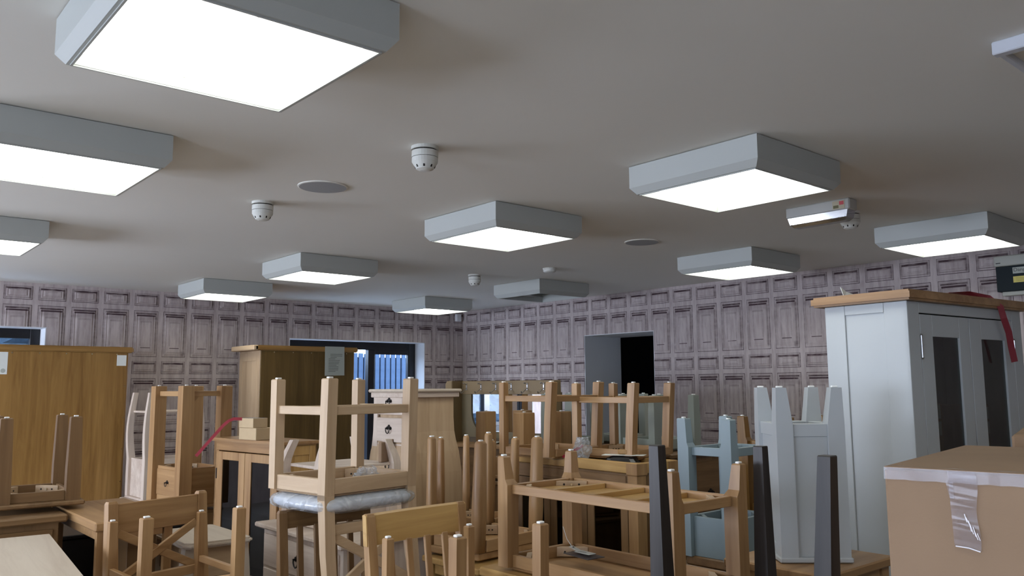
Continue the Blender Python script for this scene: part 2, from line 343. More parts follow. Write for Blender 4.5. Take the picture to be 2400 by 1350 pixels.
def wall_panels(parent, positions, place, holes):
    for ci, u in enumerate(positions):
        for ri, (zc, kind) in enumerate(ROWS):
            h = TH if kind == 't' else SH; clip = None; skip = False
            for (u0, u1, z0, z1) in holes:
                lo, hi = u-PW/2, u+PW/2; zl, zh = zc-h/2, zc+h/2
                if hi <= u0+.005 or lo >= u1-.005 or zl >= z1 or zh <= z0: continue
                if lo >= u0-.03 and hi <= u1+.03:
                    if zh > z1+.02 and zl < z1: clip = (2, z1-zc, -1)
                    elif zl < z0-.02 and zh > z0: clip = (2, z0-zc, 1)
                    else: skip = True
                elif lo < u0:
                    if zh > z1+.02: skip = False; clip = ('split', (u0-u), z1-zc)
                    else: clip = (0, u0-u, 1)
                else:
                    if zh > z1+.02: clip = ('split2', (u1-u), z1-zc)
                    else: clip = (0, u1-u, -1)
            if skip: continue
            par = (ci) % 2
            key = (kind, par, clip, place)
            if key not in CACHE:
                mat = {('t', 0): WP_T, ('t', 1): WP_T2, ('s', 0): WP_S, ('s', 1): WP_S2}[(kind, par)]
                if clip and clip[0] in ('split', 'split2'):
                    mb = panel_mesh(h, None)
                    # cut away the quadrant that falls inside the opening
                    ux, vz = clip[1], clip[2]; g = lambda: mb.bm.verts[:]+mb.bm.edges[:]+mb.bm.faces[:]
                    sgn = 1 if place == 'A' else -1
                    uxl = ux*sgn
                    bmesh.ops.bisect_plane(mb.bm, geom=g(), plane_co=(uxl, 0, 0), plane_no=(1, 0, 0)); bmesh.ops.bisect_plane(mb.bm, geom=g(), plane_co=(0, 0, vz), plane_no=(0, 0, 1))
                    s_ = (1 if clip[0] == 'split' else -1)*sgn
                    kill = [f for f in mb.bm.faces if (f.calc_center_median().x-uxl)*s_ > 0 and f.calc_center_median().z < vz]
                    bmesh.ops.delete(mb.bm, geom=kill, context='FACES')
                elif clip and clip[0] == 0 and place != 'A':
                    mb = panel_mesh(h, (0, -clip[1], -clip[2]))
                elif clip and clip[0] == 2:
                    mb = panel_mesh(h, (2, clip[1], clip[2]))
                else: mb = panel_mesh(h, clip)
                o = mb.build('wall_panel', mat, parent); CACHE[key] = o.data
            else:
                o = bpy.data.objects.new('wall_panel', CACHE[key]); COL.objects.link(o); o.parent = parent
            if place == 'A': o.location = (u, WY-.0005, zc)
            else: o.location = (WX-.0005, u, zc); o.rotation_euler = (0, 0, R(-90))
H1 = (W1[0], W1[1], W1[2], W1[3]); H2 = W2
wall_panels(wa, [1.372+PW/2+.2882*k for k in range(-1, 19)], 'A', [H1, H2, (WX-.004, 9, -1, 3)])
wall_panels(wb, [8.735-PW/2-.2885*k for k in range(0, 24)], 'B', [(DY0, DY1, 0, DZ)])

# ------------------------------------------------------------------ windows and outside
def window(name, w, y, bars, sash):
    x0, x1, z0, z1 = w; t = .095; d = .07
    f = struct(name, MB().box(x0+.008, x0+t, y, y+d, z0, z1-.008, .003).box(x1-t, x1-.008, y, y+d, z0, z1-.008, .003).box(x0+t, x1-t, y, y+d, z1-t-.005, z1-.008, .003).box(x0+t, x1-t, y, y+d, z0, z0+t, .003), BLACK)
    xs = [x0+t]+[v for b in bars for v in b]+[x1-t]
    for b0, b1 in bars: MB().box(b0, b1, y-.004, y+d+.004, z0+t, z1-t-.005, .003).build('mullion', BLACK, f)
    for i in range(0, len(xs), 2):
        a, b = xs[i], xs[i+1]; s_ = sash[i//2]
        if s_:
            MB().box(a, a+s_, y+.01, y+d-.01, z0+t, z1-t, .003).box(b-s_, b, y+.01, y+d-.01, z0+t, z1-t, .003).box(a+s_, b-s_, y+.01, y+d-.01, z1-t-.06, z1-t-.005, .003).box(a+s_, b-s_, y+.01, y+d-.01, z0+t, z0+t+.06, .003).build('sash', BLACK, f)
        MB().box(a+s_, b-s_, y+.03, y+.036, z0+t, z1-t-.004, 0).build('pane', GLASS, f)
    return f
window('window_1', W1, WY+.205, [(5.385, 5.475)], [0, .02])
window('window_2', W2, WY+.205, [(-.92, -.80), (.35, .45)], [.05, 0, 0])
for i, (u0, u1, z0, z1) in enumerate(LH):      # unseen windows of the left wall; the last is added along with its lamp
    f = struct('window_%d' % (i+3), MB().box(XL-.10, XL-.04, u0, u0+.07, z0, z1, .003).box(XL-.10, XL-.04, u1-.07, u1, z0, z1, .003).box(XL-.10, XL-.04, u0+.07, u1-.07, z1-.07, z1, .003).box(XL-.10, XL-.04, u0+.07, u1-.07, z0, z0+.07, .003).box(XL-.10, XL-.04, (u0+u1)/2-.03, (u0+u1)/2+.03, z0+.07, z1-.07, .003), BLACK)
# garden fence of upright boards seen through window_1
FENCE = plain('fence_board', (.055, .083, .13), .8, 0, .1, .12, 9)
fence = thing('board_fence', 'pale upright-board fence outside the black framed window', 'fence', (5.9, 10.9, 0))
MB().box(-.1, 3.6, .03, .06, 0, 1.80, .002).build('backing', plain('fence_gap', (.02, .03, .05), .9), fence)
bmesh_board = MB().box(-.036, .036, 0, .028, 0, 1.86, .004).build('board', FENCE, fence); bmesh_board.location = (0, 0, 0)
for k in range(1, 38):
    o = bpy.data.objects.new('board', bmesh_board.data); COL.objects.link(o); o.parent = fence; o.location = (.0955*k, random.uniform(-.004, .004), random.uniform(-.012, .006))
shed = thing('rendered_outbuilding', 'grey-blue rendered outbuilding with pale roof band outside the window', 'outbuilding', (3.2, 11.2, 0))
MB().box(0, 2.95, 0, 1.2, 0, 1.62, .01).build('wall', plain('render_grey', (.035, .05, .08), .9), shed)
MB().box(-.1, 3.0, -.12, 1.3, 1.62, 1.78, .01).build('fascia', plain('fascia_pale', (.09, .12, .17), .6), shed)
struct('ground_outside', MB().box(-8, 12, WY+TW, 16, -.15, -.05, 0), plain('paving', (.55, .55, .56), .9, 0, .1, .1, 5)).name = 'bounce_ground'  # ground outside, made pale to bounce daylight up to the ceiling
gw = MB(); nx, nz = 70, 34
vs = [[gw.bm.verts.new((-6+9.0*i/nx, 10.9+random.uniform(-.05, .05), -.1+2.4*j/nz)) for j in range(nz+1)] for i in range(nx+1)]
for i in range(nx):
    for j in range(nz): gw.bm.faces.new((vs[i][j], vs[i+1][j], vs[i+1][j+1], vs[i][j+1]))
def rough_stone():
    m, nt, N, Lk, b = nodes('rough_stone'); tc = N.new('ShaderNodeTexCoord'); n = N.new('ShaderNodeTexNoise'); n.inputs['Scale'].default_value = 7; n.inputs['Detail'].default_value = 9; n.inputs['Roughness'].default_value = .75
    Lk.new(tc.outputs['Object'], n.inputs['Vector']); r = N.new('ShaderNodeValToRGB'); r.color_ramp.elements[0].position = .36; r.color_ramp.elements[0].color = (.003, .010, .018, 1); r.color_ramp.elements[1].position = .66; r.color_ramp.elements[1].color = (.024, .050, .075, 1)
    Lk.new(n.outputs['Fac'], r.inputs['Fac']); Lk.new(r.outputs['Color'], b.inputs['Base Color']); b.inputs['Roughness'].default_value = .9
    return m
g_ = gw.build('garden_bank', rough_stone()); tag(g_, 'mottled pale blue-grey garden bank outside the left window', 'bank')

# ------------------------------------------------------------------ ceiling lights
LIGHTS = [(.788, 2.079, 'largest ceiling light, cut by the top edge of the photo'), (.724, 3.618, 'lit boxed ceiling light on the left edge, below the largest one'),
          (.731, 5.808, 'small lit boxed ceiling light at the left edge near the far wall'), (3.117, 3.702, 'lit boxed ceiling light between the two round ceiling speakers'),
          (5.512, 5.958, 'unlit boxed ceiling light with dark open underside'), (5.524, 7.846, 'smallest lit boxed ceiling light, nearest the room corner'),
          (3.156, 2.113, 'large lit boxed ceiling light left of the emergency lamp'), (5.511, 3.678, 'lit boxed ceiling light just below the emergency lamp'),
          (5.523, 2.104, 'lit boxed ceiling light above the painted wardrobe at right'), (3.082, 5.932, 'lit boxed ceiling light above the label-bearing wardrobe'),
          (3.055, 7.807, 'lit boxed ceiling light touching the far wallpaper at left'),
          (-1.67, 2.1, 'boxed ceiling light out of frame, left of the largest one'), (-1.67, 3.65, 'boxed ceiling light out of frame beyond the left edge'), (-1.67, 5.9, 'boxed ceiling light out of frame near the far left corner'),
          (.77, .1, 'boxed ceiling light directly above the photographer'), (3.13, .1, 'boxed ceiling light out of frame to the right of the photographer'), (-1.67, .1, 'boxed ceiling light behind the photographer on the left'), (3.13, -1.8, 'boxed ceiling light far behind on the right'), (.77, -1.8, 'boxed ceiling light far behind the photographer')]
def light_parts():
    sx, sy, d, c, t = .663/2, .672/2, .133, .026, .012
    mb = MB()
    def ring(ox, oy, z): return [(-ox, -oy, z), (ox, -oy, z), (ox, oy, z), (-ox, oy, z)]
    prof = [ring(sx-.012, sy-.012, 0), ring(sx-.012, sy-.012, -.004), ring(sx, sy, -.004), ring(sx, sy, -d+.030), ring(sx-c*.9, sy-c*.9, -d), ring(sx-c-t, sy-c-t, -d), ring(sx-c-t, sy-c-t, -.055), ring(sx-.05, sy-.05, -.055), ring(.01, .01, -.050)]
    rs = [[mb.bm.verts.new(p) for p in r] for r in prof]
    for a, b in zip(rs, rs[1:]):
        for i in range(4): mb.bm.faces.new((a[i], a[(i+1) % 4], b[(i+1) % 4], b[i]))
    return mb, sx-c-t, sy-c-t, d
mb, ix, iy, dd = light_parts()
for i, (x, y, lab) in enumerate(LIGHTS):
    t = thing('ceiling_light', lab, 'ceiling light', (x, y, H), 0, 'boxed ceiling lights')
    if i == 0:
        cs = mb.build('casing', CASING, t); CS = cs.data
        a = MB().box(-ix, -.004, -iy, iy, -.098, -.094, 0).build('diffuser', LAMP, t); DA = a.data
        b = MB().box(.004, ix, -iy, iy, -.098, -.094, 0).build('diffuser', LAMP, t); DB = b.data
        c_ = MB().box(-.004, .004, -iy, iy, -.0965, -.093, 0).build('divider', emis('divider_glow', (.95, .95, .88), .75), t); DC = c_.data  # divider given a faint glow of its own so it looks lit
        e_ = MB().box(-ix-.006, ix+.006, -iy-.006, -iy, -.137, -.132, 0).box(-ix-.006, ix+.006, iy, iy+.006, -.137, -.132, 0).box(-ix-.006, -ix, -iy, iy, -.137, -.132, 0).box(ix, ix+.006, -iy, iy, -.137, -.132, 0).build('rim', CASING, t); DE = e_.data
        continue
    for nm, me in (('casing', CS), ('rim', DE))+((('diffuser', DA), ('diffuser', DB), ('divider', DC)) if i != 4 else ()):
        o = bpy.data.objects.new(nm, me); COL.objects.link(o); o.parent = t
    if i == 4:
        MB().box(-ix, ix, -iy, iy, -.058, -.054, 0).build('reflector_tray', plain('tray_grey', (.25, .27, .28), .5), t)
        MB().box(-ix, -ix+.15, -.02, .02, -.10, -.06, .002).build('lamp_holder', CASING, t)
        MB().hexa([(-ix, iy*.1, -.105), (ix, iy*.98, -.085), (ix, iy, -.085), (-ix, iy*.6, -.105), (-ix, iy*.1, -.101), (ix, iy*.98, -.081), (ix, iy, -.081), (-ix, iy*.6, -.101)]).build('loose_louvre', plain('louvre_grey', (.42, .44, .46), .3), t)

# smoke detectors, speakers, emergency lamp
def detector(x, y, lab, flat=False):
    t = thing('smoke_detector', lab, 'smoke detector', (x, y, H), 0, 'smoke detectors on the ceiling')
    if flat:
        MB().lathe([(.058, 0), (.058, -.012), (.05, -.012), (.055, -.016), (.055, -.028), (.04, -.036)], 28).build('base', WHITE, t, True); return
    MB().lathe([(.058, 0), (.058, -.014)], 28).build('base_plate', WHITE, t)
    MB().lathe([(.050, -.014), (.050, -.020)], 28).build('shadow_gap', HOLE, t)
    MB().lathe([(.056, -.020), (.056, -.046)], 28).build('base', WHITE, t)
    MB().lathe([(.053, -.046), (.053, -.048)], 28).build('seam', HOLE, t)
    MB().lathe([(.055, -.048), (.055, -.066), (.046, -.080), (.036, -.096), (.020, -.102), (.006, -.103)], 28).build('sensor_head', WHITE, t)
    for k in range(8):
        a = 2*math.pi*k/8+.1; r = .0425; ca, sa = math.cos(a), math.sin(a)
        MB().bar((r*ca, r*sa, -.079), ((r-.004)*ca, (r-.004)*sa, -.091), .008, .006, (-sa, ca, 0), .001).build('vent_hole', HOLE, t)
detector(1.922, 2.787, 'largest smoke detector, right of the largest ceiling light')
detector(1.835, 4.20, 'smoke detector left of the larger round speaker')
detector(4.55, 5.80, 'tiny smoke detector left of the unlit ceiling light')
detector(4.80, 5.08, 'flat low-profile detector above the unlit ceiling light', True)
detector(4.60, 2.30, 'smoke detector hanging under the emergency lamp')
for x, y, r, lab in ((1.917, 3.674, .118, 'larger round flush ceiling speaker with grey grille'), (4.419, 3.727, .118, 'smaller round flush ceiling speaker left of the lower right lights')):
    t = thing('ceiling_speaker', lab, 'ceiling speaker', (x, y, H), 0, 'flush ceiling speakers')
    MB().lathe([(r+.006, 0), (r+.006, -.004), (r, -.006)], 40).build('rim', CEIL, t)
    MB().lathe([(r-.002, -.0065), (r*.5, -.0085), (.01, -.009)], 40).build('grille', plain('grille_grey', (.33, .34, .35), .6, 0, .3, .1, 400), t)
t = thing('emergency_lamp', 'white bulkhead emergency lamp with ribbed clear cover and small sticker', 'emergency lamp', (4.265, 2.30, H))
MB().box(-.045, .045, -.19, .19, -.062, 0, .006).build('housing', plain('housing_grey', (.42, .42, .39), .5), t)
MB().loft([(0, 0, -.118, .026, .150), (0, 0, -.100, .040, .168), (0, 0, -.062, .045, .178)]).build('ribbed_cover', glassm('ribbed_clear', (.62, .62, .60), .12, .35), t)
MB().tube([(0, -.13, -.082), (0, .13, -.082)], .010, 10).build('tube', plain('tube_off', (.5, .5, .48), .3), t)
for k in range(9): MB().box(-.043, .043, -.160+.04*k-.0015, -.160+.04*k+.0015, -.102, -.099, 0).build('rib', plain('rib_grey', (.3, .3, .29), .3), t)
st = MB().box(-.0475, -.0455, -.165, -.095, -.055, -.010, 0).build('sticker', plain('sticker_base', (.45, .40, .28), .6), t)
MB().box(-.0485, -.0470, -.160, -.135, -.034, -.014, 0).build('sticker_print', plain('sticker_red', (.55, .08, .09), .6), st)
MB().box(-.0485, -.0470, -.130, -.100, -.050, -.034, 0).build('sticker_print', plain('sticker_olive', (.13, .12, .05), .6), st)
t = thing('ceiling_access_frame', 'white raised frame on the ceiling at the top right edge', 'ceiling frame', (2.60, .84, H), 0)
MB().box(0, .035, -.55, 0, -.04, 0, .003).box(.035, .60, -.02, 0, -.03, 0, .003).box(.565, .60, -.55, -.02, -.03, 0, .003).box(.035, .565, -.55, -.53, -.03, 0, .003).build('frame', plain('frame_paint', (.52, .54, .58), .5), t)
MB().box(.035, .565, -.53, -.02, -.012, 0, .001).build('cover', CEIL, t)
tag(MB().box(-.04, .04, -.05, 0, -.05, .05, .008).build('alarm_sensor', PLASTER), 'small white alarm sensor high in the room corner', 'sensor', None, (6.62, WY-.001, 2.262))
# electrical unit on right wall
t = thing('consumer_unit', 'dark fronted fuse box with grey cover and white and yellow labels', 'fuse box', (WX-.010, 2.232, 2.01))
MB().box(-.10, 0, -.52, 0, .185, .262, .006).build('cover', plain('unit_grey', (.36, .36, .31), .5), t)
MB().box(-.085, 0, -.50, -.006, 0, .185, .003).build('front', GREENBOX, t)
MB().box(-.06, 0, -.50, -.03, -.03, 0, .003).build('trunking', plain('unit_grey', (.36, .36, .31), .5), t)
MB().box(-.102, -.1, -.045, -.015, .205, .212, .0).build('badge', INK, t)
l1 = MB().box(-.087, -.0852, -.30, -.118, .125, .170, 0).build('label', PAPERG, t); l2 = MB().box(-.087, -.0852, -.30, -.118, .060, .104, 0).build('label', YELLOW, t)
text('lettering', 'Danger', .036, l1, (-.0873, -.123, .140), (R(90), 0, R(-90)), INK)
for k in range(3): MB().box(-.0876, -.0868, -.29, -.135, .070+.010*k, .072+.010*k, 0).build('printed_line', plain('ink_olive', (.2, .16, .03), .6), l2)

# ------------------------------------------------------------------ furniture builders
def glide(x, y, z, par, s=.012):
    return MB().box(x-s, x+s, y-s*.8, y+s*.8, z, z+.007, .002).build('foot_glide', GLIDE, par)
def handle(par, cx, cz, y, s=1.0, face='-y'):
    """drop-bail drawer pull with shaped backplate; sits proud of face"""
    def T(u, d, z):
        return (cx+u, y-d, cz+z) if face == '-y' else (y-d, cx+u, cz+z)
    mb = MB()
    poly = [(-.030, -.002), (-.024, .010), (-.012, .012), (-.006, .022), (.006, .022), (.012, .012), (.024, .010), (.030, -.002), (.020, -.010), (.006, -.006), (-.006, -.006), (-.020, -.010)]
    v0 = [mb.bm.verts.new(T(u*s, .0, z*s)) for u, z in poly]; v1 = [mb.bm.verts.new(T(u*s, .004, z*s)) for u, z in poly]; n = len(poly)
    mb.bm.faces.new(v0); mb.bm.faces.new(v1[::-1])
    for i in range(n): mb.bm.faces.new((v0[i], v1[i], v1[(i+1) % n], v0[(i+1) % n]))
    pts = [T(u*s, .014, z*s) for u, z in ((-.018, 0), (-.020, -.012), (-.012, -.026), (0, -.031), (.012, -.026), (.020, -.012), (.018, 0))]
    mb.tube(pts, .0032*s, 8)
    for u in (-.018, .018): mb.tube([T(u*s, .002, 0), T(u*s, .017, 0)], .0045*s, 8)
    return mb.build('handle', IRON, par, label='dark iron drop handle')
def inv_chair(label, x, y, rz, zf, w, d, zs, base, kind='oak', tf=.034, tb=.040, zb=None, lean=.012, stretch=(), sdrop=.11, sh=.032, ah=.055, pad=False, back=None, blen=.45, rnd=False, group='upturned dining chairs', seatmat=None, seat=.014, over=.02, name='dining_chair', taper=1.0):
    """chair standing upside down: feet at zf (front, y>0) / zb (rear, y<0), underside of seat rail at zs"""
    zb = zb or zf
    t = thing(name, label, 'chair', (x, y, base), rz, group)
    Z = lambda z: z-base
    for sx in (-1, 1):
        for sy in (1, -1):
            th = tf if sy > 0 else tb; top = zf if sy > 0 else zb; L = (0 if sy > 0 else lean)
            cx, cy = sx*(w/2), sy*(d/2)
            end = zs-ah if (sy > 0 or not back) else zs-ah-.02
            if rnd: secs = [(cx, cy+L, Z(end), th/2, th/2), (cx, cy+L*.6, Z(zs+.12), th/2*1.08, th/2*1.08), (cx, cy, Z(top-.012), th/2*.86, th/2*.86), (cx, cy, Z(top), th/2*.62, th/2*.62)]; lg = MB().loft(secs, 16)
            else: lg = MB().loft([(cx, cy+L, Z(end), th/2, th/2), (cx, cy+L*.5, Z((zs+top)/2), th/2, th/2), (cx, cy, Z(top-.004), th/2*taper, th/2*taper), (cx, cy, Z(top), th/2*taper-.003, th/2*taper-.003)], 4, rnd=False)
            lo = lg.build('leg', M(kind, 'z'), t, rnd)
            glide(cx, cy, Z(top), lo, .009 if th < .036 else .011)
    hw_, hd = w/2, d/2
    rl = .022
    for sy in (-1, 1): MB().box(-hw_+tb/2, hw_-tb/2, sy*hd-rl/2, sy*hd+rl/2, Z(zs-ah), Z(zs), .002).build('seat_rail', M(kind, 'x'), t)
    for sx in (-1, 1): MB().box(sx*hw_-rl/2, sx*hw_+rl/2, -hd+tb/2, hd-tb/2, Z(zs-ah), Z(zs), .002).build('seat_rail', M(kind, 'y'), t)
    for sx in (-1, 1):
        for sy in (-1, 1):
            p = Vector((sx*(hw_-.075), sy*(hd-.01), Z(zs-.028))); q_ = Vector((sx*(hw_-.01), sy*(hd-.075), Z(zs-.028)))
            cb = MB().bar(p, q_, .018, .045, b=.001).build('corner_block', M('pale', 'x'), t)
            nrm = Vector((-sx, -sy, 0)).normalized(); mid = (p+q_)/2+nrm*.0085
            h_ = MB()
            for k in (-1, 0, 1):
                c0 = mid+(q_-p).normalized()*.018*k; h_.tube([c0, c0+nrm*.0025], .004, 10)
            h_.build('screw_hole', HOLE, cb)
    MB().box(-hw_-over, hw_+over, -hd-over*.2, hd+over, Z(zs-ah-seat), Z(zs-ah), .005).build('seat', seatmat or M(kind, 'y'), t)
    if pad: cushion(t, w, d, Z(zs-ah-seat))
    for s_ in stretch:
        zz = Z(min(zf, zb)-sdrop)
        if s_ in ('l', 'r'):
            sx = -1 if s_ == 'l' else 1
            MB().box(sx*hw_-.010, sx*hw_+.010, -hd, hd, zz-sh/2, zz+sh/2, .002).build('stretcher', M(kind, 'y'), t)
        elif s_ == 'm': MB().box(-hw_, hw_, -.010, .010, zz-sh/2, zz+sh/2, .002).build('stretcher', M(kind, 'x'), t)
        else:
            sy = -1 if s_ == 'n' else 1
            MB().box(-hw_, hw_, sy*hd-.010, sy*hd+.010, zz-sh/2, zz+sh/2, .002).build('stretcher', M(kind, 'x'), t)
    if back:
        z0, z1 = zs-ah, zs-ah-blen; yb = -hd+lean; rk = .05
        yy = lambda z: yb-rk*((z0-z)/blen)**1.5
        for sx in (-1, 1): MB().loft([(sx*hw_, yy(z1), Z(z1), tb/2*.9, tb/2*.7), (sx*hw_, yy((z0+z1)/2), Z((z0+z1)/2), tb/2, tb/2*.85), (sx*hw_, yb, Z(z0), tb/2, tb/2)]).build('back_post', M(kind, 'z'), t)
        za, zc = z0-.135, z0-.10
        MB().box(-hw_+tb/2, hw_-tb/2, yy(za)-.012, yy(za)+.012, Z(za-.02), Z(za+.02), .002).build('back_rail', M(kind, 'x'), t)
        MB().box(-hw_+tb/2, hw_-tb/2, yy(z1)-.012, yy(z1)+.012, Z(z1+.004), Z(z1+.075), .003).build('top_rail', M(kind, 'x'), t)
        for k in (-1, 1): MB().bar((-k*(hw_-.02), yy(za)-.002*k, Z(za-.02)), (k*(hw_-.02), yy(z1)+.02-.002*k, Z(z1+.07)), .016, .036, (0, 1, 0)).build('cross_brace', M(kind, 'x'), t)
    return t
def cushion(t, w, d, ztop, th=.066):
    """seat pad in crumpled clear wrap, hanging below the upturned seat"""
    def blob(name, gx, gy, gz, mat, amp, seed, sub=4, zoff=0):
        rr = random.Random(seed); me_ = MB(); n1, n2 = 34, 12
        rings = []
        for j in range(n2+1):
            v = -math.pi/2+math.pi*j/n2; cv, sv = math.cos(v), math.sin(v)
            ring = []
            for i in range(n1):
                a = 2*math.pi*i/n1; ca, sa = math.cos(a), math.sin(a); e = .34
                px = gx*math.copysign(abs(ca)**e, ca)*max(cv, 0)**.38; py = gy*math.copysign(abs(sa)**e, sa)*max(cv, 0)**.38
                pz = gz*math.copysign(abs(sv)**.8, sv)
                k = 1+amp*rr.uniform(-1, 1)*(1 if 0 < j < n2 else 0)
                ring.append(me_.bm.verts.new((px*k, py*k, ztop-gz+pz*(1+amp*2*rr.uniform(-1, 1))+zoff)))
            rings.append(ring)
        for r0, r1 in zip(rings, rings[1:]):
            for i in range(n1): me_.bm.faces.new((r0[i], r0[(i+1) % n1], r1[(i+1) % n1], r1[i]))
        bmesh.ops.remove_doubles(me_.bm, verts=me_.bm.verts, dist=.0004)
        return me_.build(name, mat, t, True)
    c = blob('seat_pad', w/2+.030, d/2+.030, th/2, PAD, .006, 3)
    c['label'] = 'pale grey fabric seat pad'
    f = blob('plastic_wrap', w/2+.042, d/2+.042, th/2+.006, FILM, .010, 5, zoff=.005)
    f['label'] = 'crumpled clear plastic wrap around the pad'
def up_chair(label, x, y, rz, ztop, w, style, kind, zfloor=0., d=.40, group='upright dining chairs', tb=.034, seat_z=.45, rake=.05, railh=.075, face=-1, nslats=4, over=0):
    """upright chair, back in plane y=0, seat toward face*y"""
    t = thing('dining_chair', label, 'chair', (x, y, zfloor), rz, group); F_ = face
    Z = lambda z: z-zfloor
    hw_ = w/2; zs = zfloor+seat_z
    yb = lambda z: (F_*rake*(max(0, (ztop-z)/(ztop-zs)))**1.2 if z > zs else F_*(rake-.06*(zs-z)/seat_z))
    for sx in (-1, 1):
        MB().loft([(sx*hw_, yb(zfloor), Z(zfloor), tb/2, tb/2), (sx*hw_, yb(zs), Z(zs), tb/2, tb*.6), (sx*hw_, yb((zs+ztop)/2), Z((zs+ztop)/2), tb/2, tb*.5), (sx*hw_, yb(ztop-.01), Z(ztop-.01), tb/2, tb*.36), (sx*hw_, yb(ztop), Z(ztop), tb/2-.004, tb*.25)]).build('back_post', M(kind, 'z'), t)
        MB().loft([(sx*hw_, F_*d, Z(zfloor), tb*.42, tb*.42), (sx*hw_, F_*d, Z(zs-.02), tb/2, tb/2)]).build('leg', M(kind, 'z'), t)
        MB().box(sx*hw_-.010, sx*hw_+.010, min(0, F_*d), max(0, F_*d), Z(zs-.075), Z(zs-.02), .002).build('seat_rail', M(kind, 'y'), t)
    MB().box(-hw_, hw_, F_*d-.011, F_*d+.011, Z(zs-.075), Z(zs-.02), .002).build('seat_rail', M(kind, 'x'), t)
    MB().box(-hw_-.012, hw_+.012, min(F_*.035, F_*(d+.025)), max(F_*.035, F_*(d+.025)), Z(zs-.02), Z(zs), .006).build('seat', M(kind, 'y'), t)
    zr = ztop-.012
    if style == 'x':
        MB().box(-hw_+tb/2, hw_-tb/2, yb(zr)-.011, yb(zr-railh)+.011, Z(zr-railh), Z(zr), .003).build('top_rail', M(kind, 'x'), t)
        za = zr-railh; zb_ = zs+.10
        MB().box(-hw_+tb/2, hw_-tb/2, yb(zb_)-.011, yb(zb_)+.011, Z(zb_-.02), Z(zb_+.02), .003).build('lower_rail', M(kind, 'x'), t)
        for k in (-1, 1): MB().bar((k*(hw_-.03), yb(za)-.003*k, Z(za+.005)), (-k*(hw_-.03), yb(zb_)-.003*k, Z(zb_+.015)), .016, .034, (0, 1, 0)).build('cross_brace', M(kind, 'x'), t)
    else:
        e = over
        n = 12; mbr = MB()
        secs = []
        for i in range(n+1):
            u = -hw_-e+(2*hw_+2*e)*i/n; bow = -F_*.012*(1-(u/(hw_+e))**2)
            secs.append((u, bow))
        rows = []
        for u, bow in secs:
            y0 = yb(zr)+bow; y1 = yb(zr-railh)+bow
            rows.append([mbr.bm.verts.new(p) for p in ((u, y1-.011, Z(zr-railh)), (u, y1+.011, Z(zr-railh)), (u, y0+.011, Z(ztop-.004)), (u, y0, Z(ztop)), (u, y0-.011, Z(ztop-.006)))])
        for a, b in zip(rows, rows[1:]):
            for k in range(5): mbr.bm.faces.new((a[k], a[(k+1) % 5], b[(k+1) % 5], b[k]))
        mbr.bm.faces.new(rows[0][::-1]); mbr.bm.faces.new(rows[-1])
        mbr.build('top_rail', M('golden' if kind == 'oak' else kind, 'x'), t)
        zb_ = zs+.09
        MB().box(-hw_+tb/2, hw_-tb/2, yb(zb_)-.011, yb(zb_)+.011, Z(zb_-.018), Z(zb_+.018), .003).build('lower_rail', M(kind, 'x'), t)
        for k in range(nslats):
            u = -hw_+2*hw_*(k+1)/(nslats+1)
            MB().bar((u, yb(zr-railh+.005), Z(zr-railh+.005)), (u, yb(zb_), Z(zb_)), .026, .012, (1, 0, 0)).build('back_slat', M(kind, 'z'), t)
    return t
